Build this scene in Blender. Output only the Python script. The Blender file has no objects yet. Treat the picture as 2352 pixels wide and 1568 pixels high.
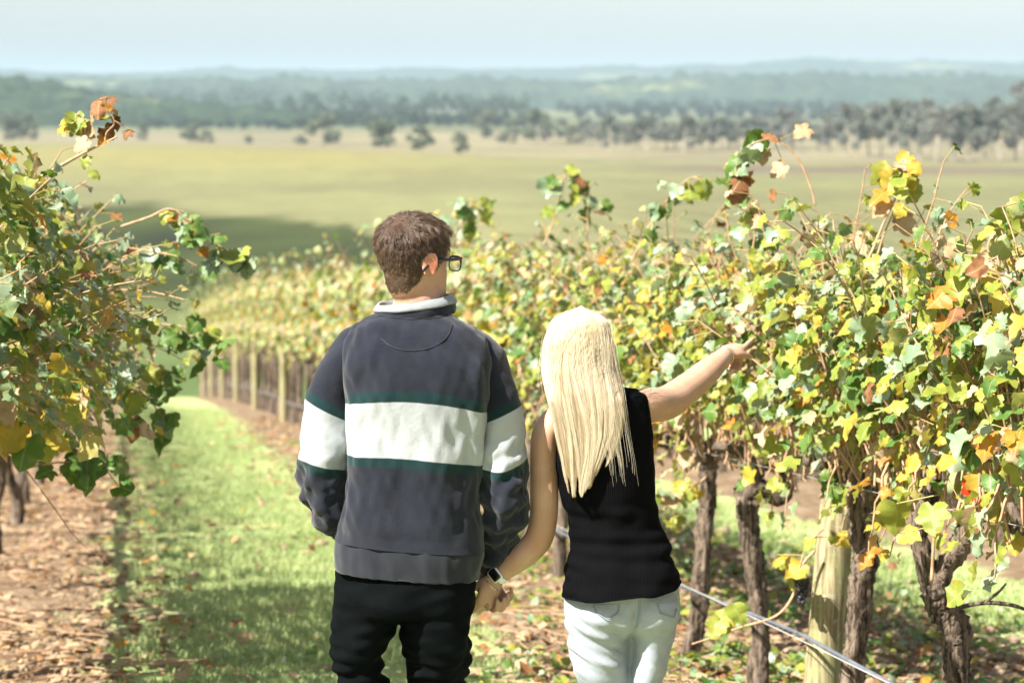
import bpy, bmesh, math, random
import numpy as np
from mathutils import Vector, Matrix
from mathutils.bvhtree import BVHTree

# ------------------------------------------------------------------ camera, sky, sun, exposure
scene = bpy.context.scene
CAM_Z = 1.53
PITCH = math.radians(5.91)
FOCAL, SENSOR = 85.0, 36.0
cam_data = bpy.data.cameras.new('camera')
cam_data.lens = FOCAL
cam_data.sensor_width = SENSOR
cam_data.clip_start = 0.05
cam_data.clip_end = 40000
cam_data.dof.use_dof = True
cam_data.dof.focus_distance = 6.2
cam_data.dof.aperture_fstop = 4.5
cam_data.dof.aperture_blades = 9
cam = bpy.data.objects.new('camera', cam_data)
cam.location = (0, 0, CAM_Z)
cam.rotation_euler = (math.pi / 2 - PITCH, 0, 0)
scene.collection.objects.link(cam)
scene.camera = cam

SUN_EL = math.radians(47)
SUN_FROM = math.radians(54)          # from behind the camera round to its left
sun_vec = Vector((-math.sin(SUN_FROM) * math.cos(SUN_EL), -math.cos(SUN_FROM) * math.cos(SUN_EL), math.sin(SUN_EL)))

world = bpy.data.worlds.new('World')
scene.world = world
world.use_nodes = True
wn = world.node_tree.nodes
wl = world.node_tree.links
wn.clear()
sky = wn.new('ShaderNodeTexSky')
sky.sky_type = 'NISHITA'
sky.sun_disc = False
sky.sun_elevation = SUN_EL
sky.sun_rotation = math.atan2(sun_vec.x, sun_vec.y)
sky.altitude = 100
sky.air_density = 1.0
sky.dust_density = 1.4
sky.ozone_density = 1.6
bg = wn.new('ShaderNodeBackground')
bg.inputs['Strength'].default_value = 0.060
wo = wn.new('ShaderNodeOutputWorld')
pale = wn.new('ShaderNodeHueSaturation')          # a milky, washed-out sky
pale.inputs['Saturation'].default_value = 0.48
wl.new(sky.outputs[0], pale.inputs['Color'])
wl.new(pale.outputs[0], bg.inputs['Color'])
wl.new(bg.outputs[0], wo.inputs['Surface'])

sun_data = bpy.data.lights.new('sun', 'SUN')
sun_data.energy = 5.0
sun_data.angle = math.radians(0.53)
sun_data.color = (1.0, 0.95, 0.87)
sun = bpy.data.objects.new('sun', sun_data)
sun.rotation_euler = sun_vec.to_track_quat('Z', 'Y').to_euler()
sun.location = (-20, -10, 30)
scene.collection.objects.link(sun)

scene.view_settings.view_transform = 'Standard'
scene.view_settings.look = 'None'
scene.view_settings.exposure = 1.62
scene.view_settings.gamma = 1.0
scene.view_settings.use_curve_mapping = False

scene.render.engine = 'CYCLES'
scene.cycles.use_denoising = True
scene.cycles.max_bounces = 7
scene.cycles.diffuse_bounces = 3
scene.cycles.glossy_bounces = 3
scene.cycles.transmission_bounces = 5
scene.cycles.transparent_max_bounces = 8
scene.cycles.volume_bounces = 1
scene.cycles.caustics_reflective = False
scene.cycles.caustics_refractive = False
scene.cycles.sample_clamp_indirect = 6.0

# ------------------------------------------------------------------ helpers
COL = scene.collection
rng = np.random.default_rng(7)
PXF = FOCAL / SENSOR * 2352.0        # photograph measured at 2352 x 1568
CP, SP = math.cos(PITCH), math.sin(PITCH)

def P(px, py, Y):
    """World point that lies on the photograph's ray (px, py) at distance Y in front of the camera."""
    u = (px - 1176.0) / PXF
    v = (784.0 - py) / PXF
    d = np.array([u, CP + v * SP, -SP + v * CP])
    return np.array([0, 0, CAM_Z]) + d * (Y / d[1])

_dp = np.array([(-60, -3.9), (-30, -1.2), (0, 1.53), (10.5, 2.52), (20, 3.42), (37, 5.1), (45.4, 5.97), (53.4, 6.87), (77.5, 9.76),
                (100, 13.2), (130, 18.3), (160, 22.0), (185, 23.0), (215, 22.2), (260, 20.2), (300, 18.6), (340, 17.2),
                (420, 16.8), (500, 17.0), (650, 18.0), (900, 19.0), (1500, 22.0), (3000, 23.0), (30000, 23.0)])
_ty = np.arange(-60, 1500, 1.0)
_td = np.interp(_ty, _dp[:, 0], _dp[:, 1])
_pad = np.concatenate([_td[0] + (np.arange(-12, 0)) * 0.09, _td, np.repeat(_td[-1], 12)])
_td = np.convolve(_pad, np.ones(25) / 25, 'valid')

def ground_z(X, Y):
    X = np.asarray(X, float); Y = np.asarray(Y, float)
    d = np.interp(Y, _ty, _td)
    far = np.interp(Y, [1400, 3000, 30000], [0, 1.0, 1.0])
    hump = 4.9 / (1 + np.exp(np.clip((X + 30) / 45, -30, 30))) * np.exp(-((Y - 600) / 150.0) ** 2)
    return CAM_Z - d - far + hump

def ray_ground(px, py, lo=200.0, hi=4000.0):
    """First ground point beyond the valley on a ray of the photograph."""
    Y = lo
    while Y < hi:
        p = P(px, py, Y)
        if p[2] <= ground_z(p[0], Y):
            return p
        Y += 4.0
    return P(px, py, hi)

class Noise:
    """Cheap smooth noise: a sum of plane waves with random directions."""
    def __init__(self, seed, dim=3, n=14, lo=0.6, hi=1.8):
        r = np.random.default_rng(seed)
        k = r.normal(size=(n, dim)); k /= np.linalg.norm(k, axis=1)[:, None]
        self.k = k * (r.uniform(lo, hi, n) * 2 * math.pi)[:, None]
        self.p = r.uniform(0, 2 * math.pi, n); self.n = n
    def __call__(self, pts, freq):
        return np.sin(np.asarray(pts) @ (self.k.T * freq) + self.p).sum(1) / math.sqrt(self.n * 0.5)

def mesh_from(name, V, F, mats=None, mat_idx=None, smooth=True):
    """V (n,3); F an int array (m,k) or a list of such arrays with different k."""
    me = bpy.data.meshes.new(name)
    V = np.ascontiguousarray(V, dtype=np.float32)
    if isinstance(F, np.ndarray): F = [F]
    F = [f for f in F if len(f)]
    loops = np.concatenate([f.ravel() for f in F]).astype(np.int32)
    tot = np.concatenate([np.full(len(f), f.shape[1]) for f in F]).astype(np.int32)
    me.vertices.add(len(V)); me.vertices.foreach_set('co', V.ravel())
    me.loops.add(len(loops)); me.loops.foreach_set('vertex_index', loops)
    start = np.concatenate([[0], np.cumsum(tot)[:-1]]).astype(np.int32)
    me.polygons.add(len(tot)); me.polygons.foreach_set('loop_start', start)
    me.polygons.foreach_set('loop_total', tot)
    for m in (mats or []): me.materials.append(m)
    if mat_idx is not None: me.polygons.foreach_set('material_index', np.asarray(mat_idx, np.int32))
    me.polygons.foreach_set('use_smooth', np.full(len(tot), bool(smooth)))
    me.update(calc_edges=True)
    me.validate()
    return me

def add_obj(name, data, parent=None, loc=(0, 0, 0), **props):
    o = bpy.data.objects.new(name, data)
    o.location = loc
    COL.objects.link(o)
    if parent is not None: o.parent = parent
    for k, v in props.items(): o[k] = v
    return o

def empty(name, loc, label=None, category=None, group=None):
    o = bpy.data.objects.new(name, None)
    o.empty_display_size = 0.1
    o.location = loc
    COL.objects.link(o)
    if label: o['label'] = label
    if category: o['category'] = category
    if group: o['group'] = group
    return o

def attr_float(me, name, vals):
    a = me.attributes.new(name, 'FLOAT', 'POINT')
    a.data.foreach_set('value', np.asarray(vals, np.float32))

def attr_color(me, name, vals):
    a = me.attributes.new(name, 'FLOAT_COLOR', 'POINT')
    v = np.ones((len(vals), 4), np.float32); v[:, :3] = vals
    a.data.foreach_set('color', v.ravel())

def catmull(pts, n):
    """Resample control rows (k,d) smoothly to n rows."""
    pts = np.asarray(pts, float); k = len(pts)
    ext = np.vstack([2 * pts[0] - pts[1], pts, 2 * pts[-1] - pts[-2]])
    t = np.linspace(0, k - 1, n); i = np.minimum(t.astype(int), k - 2); f = (t - i)[:, None]
    a, b, c, d = ext[i], ext[i + 1], ext[i + 2], ext[i + 3]
    return 0.5 * (2 * b + (c - a) * f + (2 * a - 5 * b + 4 * c - d) * f ** 2 + (3 * b - a - 3 * c + d) * f ** 3)

def grid_faces(nr, ns, off=0, cap=True):
    """Quads of a tube with nr rings of ns vertices, with fan caps on two extra vertices at the end."""
    i = np.arange(nr - 1)[:, None] * ns; j = np.arange(ns)[None, :]; j2 = (j + 1) % ns
    q = np.stack([i + j, i + j2, i + ns + j2, i + ns + j], -1).reshape(-1, 4) + off
    if not cap: return q, None
    j = np.arange(ns); j2 = (j + 1) % ns; c0 = nr * ns; c1 = c0 + 1
    t0 = np.stack([np.full(ns, c0), j2, j], -1); t1 = np.stack([np.full(ns, c1), (nr - 1) * ns + j, (nr - 1) * ns + j2], -1)
    return q, np.vstack([t0, t1]) + off

def tube(points, radii, seg=10, n=None, side=None, round_ends=True, rough=0.0, seed=0):
    """Swept tube. radii: per point r or (r_side, r_other). Returns V, quads, tris."""
    pts = np.asarray(points, float)
    r = np.asarray(radii, float)
    if r.ndim == 1: r = np.stack([r, r], 1)
    n = n or max(4, len(pts) * 4)
    cc = catmull(np.hstack([pts, r]), n) if len(pts) > 1 else np.hstack([pts, r])
    C, R = cc[:, :3], np.maximum(cc[:, 3:], 1e-4)
    T = np.gradient(C, axis=0); T /= np.linalg.norm(T, axis=1)[:, None] + 1e-12
    if round_ends:
        e = [0.0, 0.55, 0.85]
        h0 = R[0].min(); h1 = R[-1].min()
        heads = [C[0] - T[0] * h0 * math.sqrt(1 - s * s) for s in e[1:]]
        tails = [C[-1] + T[-1] * h1 * math.sqrt(1 - s * s) for s in e[1:][::-1]]
        C = np.vstack([heads, C, tails]); R = np.vstack([R[0] * 0.55, R[0] * 0.85, R, R[-1] * 0.85, R[-1] * 0.55])
        T = np.vstack([T[:1], T[:1], T, T[-1:], T[-1:]])
    ref = np.array(side if side is not None else (1.0, 0.02, 0.01), float)
    if side is None and abs(T[0] @ ref) > 0.9: ref = np.array((0.0, 1.0, 0.05))
    U = np.zeros_like(C); u = ref - T[0] * (ref @ T[0]); u /= np.linalg.norm(u)
    for i in range(len(C)):
        u = u - T[i] * (u @ T[i]); u /= np.linalg.norm(u) + 1e-12; U[i] = u
    W = np.cross(T, U)
    a = np.arange(seg) / seg * 2 * math.pi
    ca, sa = np.cos(a), np.sin(a)
    rr = np.ones((len(C), seg))
    if rough:
        q = np.random.default_rng(seed)
        rr += rough * q.normal(size=rr.shape)
        rr += rough * 1.5 * np.sin(a * 3 + np.linspace(0, 9, len(C))[:, None] + seed) + rough * 1.2 * np.sin(a * 5 - np.linspace(0, 7, len(C))[:, None])
    V = C[:, None] + U[:, None] * (R[:, :1] * ca * rr)[..., None] + W[:, None] * (R[:, 1:] * sa * rr)[..., None]
    V = np.vstack([V.reshape(-1, 3), C[:1], C[-1:]])
    q, t = grid_faces(len(C), seg)
    return V, q, t

def ring_loft(rings, seg=64, n=60, expo=2.3):
    """rings: rows of (cx, cy, cz, rx, ry, tilt_x) - horizontal superellipse slices; tilt is dz/dx."""
    c = catmull(np.asarray(rings, float), n)
    a = np.arange(seg) / seg * 2 * math.pi
    ca, sa = np.cos(a), np.sin(a)
    x = np.sign(ca) * np.abs(ca) ** (2 / expo); y = np.sign(sa) * np.abs(sa) ** (2 / expo)
    X = c[:, :1] + c[:, 3:4] * x; Y = c[:, 1:2] + c[:, 4:5] * y; Z = c[:, 2:3] + c[:, 5:6] * (X - c[:, :1])
    V = np.stack([X, Y, Z], -1).reshape(-1, 3)
    V = np.vstack([V, [X[0].mean(), Y[0].mean(), Z[0].mean()], [X[-1].mean(), Y[-1].mean(), Z[-1].mean()]])
    q, t = grid_faces(n, seg)
    return V, q, t

def ellipsoid(c, r, nu=20, nv=12, M=None):
    th = np.linspace(0, math.pi, nv)[1:-1]; ph = np.arange(nu) / nu * 2 * math.pi
    V = np.stack([np.sin(th)[:, None] * np.cos(ph), np.sin(th)[:, None] * np.sin(ph), np.repeat(np.cos(th)[:, None], nu, 1)], -1).reshape(-1, 3)
    V = np.vstack([V, [0, 0, 1], [0, 0, -1]]) * np.asarray(r)
    if M is not None: V = V @ np.asarray(M).T
    q, t = grid_faces(nv - 2, nu)
    return V + np.asarray(c), q, t

def join(parts):
    Vs, Qs, Ts = [], [], []; off = 0
    for V, q, t in parts:
        Vs.append(V)
        if q is not None and len(q): Qs.append(q + off)
        if t is not None and len(t): Ts.append(t + off)
        off += len(V)
    return np.vstack(Vs), [np.vstack(Qs) if Qs else np.zeros((0, 4), int), np.vstack(Ts) if Ts else np.zeros((0, 3), int)]

def remesh(name, parts, voxel, smooth=6, factor=0.5, mats=None):
    """Fuse overlapping closed shapes into one continuous smooth surface."""
    V, F = join(parts)
    tmp = bpy.data.objects.new('tmp', mesh_from('tmp', V, F))
    COL.objects.link(tmp)
    m = tmp.modifiers.new('r', 'REMESH'); m.mode = 'VOXEL'; m.voxel_size = voxel; m.use_smooth_shade = True
    if smooth:
        s = tmp.modifiers.new('s', 'SMOOTH'); s.factor = factor; s.iterations = smooth
    dg = bpy.context.evaluated_depsgraph_get()
    me = bpy.data.meshes.new_from_object(tmp.evaluated_get(dg))
    me.name = name
    bpy.data.objects.remove(tmp)
    me.materials.clear()
    for x in (mats or []): me.materials.append(x)
    me.polygons.foreach_set('use_smooth', np.full(len(me.polygons), True))
    return me

def verts_of(me):
    v = np.zeros(len(me.vertices) * 3, np.float32); me.vertices.foreach_get('co', v); return v.reshape(-1, 3).astype(float)

def normals_of(me):
    v = np.zeros(len(me.vertices) * 3, np.float32); me.vertex_normals.foreach_get('vector', v); return v.reshape(-1, 3).astype(float)

def set_verts(me, V):
    me.vertices.foreach_set('co', np.ascontiguousarray(V, np.float32).ravel()); me.update()

# ------------------------------------------------------------------ node material helpers
def new_mat(name):
    m = bpy.data.materials.new(name); m.use_nodes = True
    nt = m.node_tree; nt.nodes.clear()
    return m, nt.nodes, nt.links

def node(N, kind, **inputs):
    n = N.new(kind)
    for k, v in inputs.items():
        if hasattr(n, k) and not k[0].isupper(): setattr(n, k, v)
    return n

def mixc(N, L, fac, a, b, blend='MIX'):
    n = N.new('ShaderNodeMix'); n.data_type = 'RGBA'; n.blend_type = blend
    for s, v in ((0, fac), (6, a), (7, b)):
        if isinstance(v, (int, float)): n.inputs[s].default_value = v
        elif isinstance(v, tuple): n.inputs[s].default_value = (*v, 1.0)
        else: L.new(v, n.inputs[s])
    return n.outputs[2]

def mathn(N, L, op, a, b=0.0, c=None, clamp=False):
    n = N.new('ShaderNodeMath'); n.operation = op; n.use_clamp = clamp
    for i, v in enumerate((a, b) if c is None else (a, b, c)):
        if isinstance(v, (int, float)): n.inputs[i].default_value = v
        else: L.new(v, n.inputs[i])
    return n.outputs[0]

def ramp(N, L, src, lo, hi):
    n = N.new('ShaderNodeMapRange'); n.interpolation_type = 'SMOOTHSTEP'
    n.inputs[1].default_value = lo; n.inputs[2].default_value = hi
    L.new(src, n.inputs[0])
    return n.outputs[0]

def noise_tex(N, L, scale, detail=4.0, rough=0.55, vec=None, dist=0.0):
    n = N.new('ShaderNodeTexNoise'); n.inputs['Scale'].default_value = scale; n.inputs['Detail'].default_value = detail
    n.inputs['Roughness'].default_value = rough; n.inputs['Distortion'].default_value = dist
    if vec is not None: L.new(vec, n.inputs['Vector'])
    return n.outputs[0]

def bump(N, L, h, strength, dist):
    n = N.new('ShaderNodeBump'); n.inputs['Strength'].default_value = strength; n.inputs['Distance'].default_value = dist
    L.new(h, n.inputs['Height']); return n.outputs[0]

def principled(N, L, color, rough=0.7, spec=0.4, normal=None, **kw):
    p = N.new('ShaderNodeBsdfPrincipled')
    if isinstance(color, tuple): p.inputs['Base Color'].default_value = (*color, 1)
    else: L.new(color, p.inputs['Base Color'])
    if isinstance(rough, (int, float)): p.inputs['Roughness'].default_value = rough
    else: L.new(rough, p.inputs['Roughness'])
    p.inputs['Specular IOR Level'].default_value = spec
    if normal is not None: L.new(normal, p.inputs['Normal'])
    for k, v in kw.items(): p.inputs[k.replace('_', ' ')].default_value = v
    return p

def out(N, L, shader):
    o = N.new('ShaderNodeOutputMaterial'); L.new(shader, o.inputs['Surface'])

def position(N):
    return N.new('ShaderNodeNewGeometry').outputs['Position']

def simple_mat(name, c1, c2, scale=20.0, rough=0.7, spec=0.35, bump_s=0.3, bump_d=0.002, detail=5.0, stretch=None, bscale=None, sheen=0.0):
    m, N, L = new_mat(name)
    tc = N.new('ShaderNodeTexCoord')
    vec = tc.outputs['Object']
    if stretch:
        mp = N.new('ShaderNodeMapping'); mp.inputs['Scale'].default_value = stretch; L.new(vec, mp.inputs['Vector']); vec = mp.outputs[0]
    f = noise_tex(N, L, scale, detail, 0.6, vec)
    col = mixc(N, L, ramp(N, L, f, 0.32, 0.68), c1, c2)
    h = noise_tex(N, L, bscale or scale * 3, 4, 0.6, vec)
    p = principled(N, L, col, rough, spec, bump(N, L, h, bump_s, bump_d), Sheen_Weight=sheen)
    out(N, L, p.outputs[0])
    return m
# ------------------------------------------------------------------ rows of the vineyard
ROW_B = -0.1594                      # rows run away from the camera, drifting to the left
ROW_A, ROW_STEP = 2.48, 3.36         # row lines: X = a + ROW_B * Y
LEFT_A = ROW_A - ROW_STEP
row_dir = np.array([ROW_B, 1.0]); row_dir /= np.linalg.norm(row_dir)
row_nrm = np.array([row_dir[1], -row_dir[0]])

# ------------------------------------------------------------------ ground sheet
def field_color(X, Y):
    """Crop and soil colours of the open country beyond the vineyard slope (what is sown there, plus shade painted on the bank)."""
    n1 = Noise(3, 2); n2 = Noise(4, 2)
    p = np.stack([X, Y], 1)
    big = n1(p, 1 / 90.0); small = n2(p * [1, 0.35], 1 / 22.0)
    ycol = np.array([0.36, 0.315, 0.105]); gcol = np.array([0.285, 0.285, 0.125]); dry = np.array([0.31, 0.27, 0.155])
    bank_shade = np.array([0.055, 0.070, 0.016]); brown = np.array([0.20, 0.155, 0.105]); olive = np.array([0.235, 0.225, 0.105])
    w = 1 / (1 + np.exp(-(big * 1.3 + small * 0.7)))
    c = gcol * (1 - w[:, None]) + olive * w[:, None]
    # ripening yellow along the top of the rise
    k = np.clip(1 - np.abs(Y - 560 - X * 0.25) / 130, 0, 1)[:, None] * np.clip((20 - X) / 60, 0, 1)[:, None]
    c = c * (1 - 0.75 * k) + ycol * 0.75 * k
    # bank in the dip: its shade is put into the ground colour
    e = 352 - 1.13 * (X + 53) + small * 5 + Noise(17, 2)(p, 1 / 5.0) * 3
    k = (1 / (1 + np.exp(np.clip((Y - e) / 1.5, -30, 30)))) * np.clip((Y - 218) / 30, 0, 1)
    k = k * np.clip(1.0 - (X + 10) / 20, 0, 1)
    c = c * (1 - k[:, None]) + (bank_shade * (1 + 0.25 * small[:, None])) * k[:, None]
    k = np.clip((255 - Y) / 60, 0, 1)[:, None]
    c = c * (1 - k) + np.array([0.13, 0.19, 0.055]) * k
    # ploughed strip and dry pasture
    pl = np.clip(1 - np.abs(Y - 520 - small * 6) / 40, 0, 1) ** .5 * np.clip((X - 18) / 25, 0, 1)
    c = c * (1 - pl[:, None]) + brown * pl[:, None]
    e = 585 + np.clip(-X, 0, 200) * 0.9 + big * 8
    k = (1 / (1 + np.exp(np.clip(-(Y - e) / 8, -30, 30))))[:, None]
    dd = dry * (1 + 0.10 * big[:, None])
    c = c * (1 - k) + dd * k
    far = np.clip((Y - 1100) / 300, 0, 1)[:, None]
    c = c * (1 - far) + (np.array([0.19, 0.20, 0.09]) * (1 + 0.35 * np.sign(big[:, None]) * np.abs(big[:, None]) ** 0.5 * 0.5)) * far
    return np.clip(c * 0.58, 0.008, 1)

ys = np.concatenate([np.arange(-25, 6, 0.5), np.arange(6, 30, 0.12), np.arange(30, 60, 0.3), np.arange(60, 130, 1.0), np.arange(130, 360, 2.0),
                     np.arange(360, 760, 4.0), np.geomspace(760, 26000, 60)])
us = np.concatenate([-np.geomspace(1, 0.1, 26)[:-1], np.linspace(-0.1, 0.1, 150), np.geomspace(0.1, 1, 26)[1:]])
half = 42 + 0.75 * np.maximum(ys, 0)
GX = us[None, :] * half[:, None]
GX = np.where((ys < 60)[:, None], GX + ROW_B * np.maximum(ys, 0)[:, None], GX)
blend = np.clip((ys - 60) / 60, 0, 1)[:, None]
GX = np.where((ys >= 60)[:, None], us[None, :] * half[:, None] + ROW_B * np.minimum(ys, 60)[:, None] * (1 - blend), GX)
GY = np.repeat(ys[:, None], len(us), 1)
gx, gy = GX.ravel(), GY.ravel()
gz = ground_z(gx, gy)
a_row = gx - ROW_B * gy
t_row = (a_row - ROW_A + ROW_STEP / 2) % ROW_STEP - ROW_STEP / 2
near = np.clip((70 - gy) / 30, 0, 1)
nz = Noise(11, 2)
soilness = np.exp(-(t_row / 0.85) ** 4) * near
clod = nz(np.stack([gx, gy], 1), 2.2) * 0.010 + Noise(12, 2)(np.stack([gx, gy], 1), 6.0) * 0.010
gz = gz + soilness * (0.03 + clod) + near * nz(np.stack([gx, gy], 1), 0.35) * 0.008
nr, ns = GX.shape
i = np.arange(nr - 1)[:, None] * ns; j = np.arange(ns - 1)[None, :]
gq = np.stack([i + j, i + j + 1, i + ns + j + 1, i + ns + j], -1).reshape(-1, 4)

mat_ground, N, L = new_mat('ground')
pos = position(N)
sx = N.new('ShaderNodeSeparateXYZ'); L.new(pos, sx.inputs[0])
a_ = mathn(N, L, 'SUBTRACT', sx.outputs[0], mathn(N, L, 'MULTIPLY', sx.outputs[1], ROW_B))
tt = mathn(N, L, 'SUBTRACT', mathn(N, L, 'FLOORED_MODULO', mathn(N, L, 'ADD', a_, ROW_STEP / 2 - ROW_A), ROW_STEP), ROW_STEP / 2)
ta = mathn(N, L, 'MAXIMUM', mathn(N, L, 'MULTIPLY', tt, -1.0), mathn(N, L, 'MULTIPLY', tt, mathn(N, L, 'SUBTRACT', 1.0, mathn(N, L, 'MULTIPLY', ramp(N, L, a_, ROW_A - .1, ROW_A + .1), 0.45))))
edge = mathn(N, L, 'ADD', ta, mathn(N, L, 'MULTIPLY', mathn(N, L, 'SUBTRACT', noise_tex(N, L, 1.7, 5, 0.6, pos), 0.5), 0.75))
soil_f = mathn(N, L, 'SUBTRACT', 1.0, ramp(N, L, edge, 0.66, 0.84))
n_f = noise_tex(N, L, 26, 6, 0.65, pos); n_m = noise_tex(N, L, 5.0, 5, 0.6, pos); n_b = noise_tex(N, L, 0.7, 3, 0.5, pos)
soil = mixc(N, L, ramp(N, L, n_m, 0.35, 0.7), (0.17, 0.115, 0.07), (0.29, 0.215, 0.14))
soil = mixc(N, L, ramp(N, L, n_f, 0.52, 0.72), soil, (0.085, 0.05, 0.03))
grass_c = mixc(N, L, ramp(N, L, n_m, 0.35, 0.7), (0.30, 0.38, 0.14), (0.40, 0.46, 0.21))
grass_c = mixc(N, L, ramp(N, L, n_b, 0.5, 0.75), grass_c, (0.45, 0.43, 0.21))
near_c = mixc(N, L, soil_f, grass_c, soil)
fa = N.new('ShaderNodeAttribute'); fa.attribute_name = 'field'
speck = noise_tex(N, L, 0.16, 7, 0.75, pos)
rows_ = mathn(N, L, 'SINE', mathn(N, L, 'MULTIPLY', mathn(N, L, 'ADD', mathn(N, L, 'MULTIPLY', sx.outputs[0], 0.8), mathn(N, L, 'MULTIPLY', sx.outputs[1], 0.25)), 1.25))
rows_ = mathn(N, L, 'MULTIPLY', ramp(N, L, rows_, -0.2, 0.7), mathn(N, L, 'MULTIPLY', ramp(N, L, sx.outputs[0], -4, 30), mathn(N, L, 'SUBTRACT', 1.0, ramp(N, L, sx.outputs[1], 400, 500))))
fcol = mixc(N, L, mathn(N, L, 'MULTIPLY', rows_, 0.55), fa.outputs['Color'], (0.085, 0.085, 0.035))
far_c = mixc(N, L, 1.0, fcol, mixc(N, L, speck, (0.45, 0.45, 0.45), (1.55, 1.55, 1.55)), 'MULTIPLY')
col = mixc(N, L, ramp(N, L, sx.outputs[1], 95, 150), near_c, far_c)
bh = mathn(N, L, 'ADD', n_f, mathn(N, L, 'MULTIPLY', n_m, 1.5))
pr = principled(N, L, col, 0.95, 0.1, bump(N, L, bh, 0.8, 0.03))
out(N, L, pr.outputs[0])

me = mesh_from('ground', np.stack([gx, gy, gz], 1), gq, [mat_ground])
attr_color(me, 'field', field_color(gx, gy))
add_obj('ground', me, kind='structure')

def surf_z(X, Y):
    return ground_z(X, Y)

# ------------------------------------------------------------------ far hills
def hill_mat(name, c1, c2, c3, scale):
    m, N, L = new_mat(name)
    pos = position(N)
    f = noise_tex(N, L, scale, 5, 0.65, pos); g = noise_tex(N, L, scale * 0.12, 4, 0.55, pos)
    c = mixc(N, L, ramp(N, L, f, 0.4, 0.62), c1, c2)
    c = mixc(N, L, ramp(N, L, g, 0.60, 0.68), c, c3)
    p = principled(N, L, c, 1.0, 0.0, bump(N, L, f, 1.0, 1.0 / scale * 0.5))
    out(N, L, p.outputs[0]); return m

def hill(name, Y, depth, table, mat, lump, lump_f, seed, base_drop=30.0, nx=320, ny=26, xr=(-700, 3000)):
    px = np.linspace(xr[0], xr[1], nx); t = np.array(table, float)
    py = np.interp(px, t[:, 0], t[:, 1])
    ker = np.ones(9) / 9; py = np.convolve(np.pad(py, 4, 'edge'), ker, 'valid')
    top = np.array([P(x, y, Y) for x, y in zip(px, py)])
    v = np.linspace(-1, 1, ny)
    prof = np.clip(1 - np.abs(v) ** 1.6, 0, 1)
    X = np.repeat(top[None, :, 0], ny, 0) * (1 + v[:, None] * depth / Y)
    Yg = Y + v[:, None] * depth + np.zeros_like(X)
    base = CAM_Z - base_drop
    Z = base + (top[None, :, 2] - base) * prof[:, None]
    nn = Noise(seed, 2); n2 = Noise(seed + 1, 2)
    pp = np.stack([X.ravel(), Yg.ravel()], 1)
    Z = Z + ((nn(pp, lump_f) * 0.6 + np.abs(n2(pp, lump_f * 2.3)) * 0.7) * lump).reshape(Z.shape) * np.clip(prof * 3, 0, 1)[:, None]
    i = np.arange(ny - 1)[:, None] * nx; j = np.arange(nx - 1)[None, :]
    q = np.stack([i + j, i + j + 1, i + nx + j + 1, i + nx + j], -1).reshape(-1, 4)
    me = mesh_from(name, np.stack([X.ravel(), Yg.ravel(), Z.ravel()], 1), q, [mat])
    return add_obj(name, me, kind='structure')

far_mat = hill_mat('far_hills', (0.022, 0.040, 0.018), (0.045, 0.065, 0.028), (0.17, 0.18, 0.08), 0.02)
mid_mat = hill_mat('wooded_hill', (0.016, 0.030, 0.012), (0.036, 0.055, 0.022), (0.075, 0.095, 0.04), 0.05)
hill('distant_hills', 6500, 1500, [(-900, 168), (0, 161), (120, 166), (250, 171), (400, 164), (600, 159), (760, 165), (950, 158), (1176, 161), (1400, 153),
     (1480, 158), (1600, 151), (1700, 151), (1790, 141), (1880, 136), (2000, 141), (2200, 143), (2352, 146), (2700, 150), (3200, 160)], far_mat, 3.5, 1 / 240.0, 21)
hill('far_ridge', 3600, 700, [(-900, 190), (0, 186), (300, 190), (600, 188), (900, 193), (1150, 190), (1300, 196), (1450, 190), (1650, 182), (1900, 178), (2100, 186),
     (2352, 182), (2800, 180)], far_mat, 6, 1 / 130.0, 31)
hill('wooded_hill', 1750, 330, [(-900, 182), (-200, 182), (0, 186), (100, 193), (200, 212), (320, 232), (500, 250), (700, 262), (1000, 276), (1230, 290), (1500, 300), (1700, 300), (3200, 300)],
     mid_mat, 3.0, 1 / 26.0, 41)

# ------------------------------------------------------------------ trees of the open country
def leaf_quads(C, size, r, flat=0.0):
    n = len(C)
    a = r.normal(size=(n, 3)); a /= np.linalg.norm(a, axis=1)[:, None]
    b = r.normal(size=(n, 3)); b -= a * (a * b).sum(1)[:, None]; b /= np.linalg.norm(b, axis=1)[:, None]
    s = (size * r.uniform(0.6, 1.4, n))[:, None]
    V = np.stack([C - a * s, C - b * s * 0.6, C + a * s, C + b * s * 0.6], 1).reshape(-1, 3)
    return V, np.arange(n * 4).reshape(-1, 4)

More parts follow.
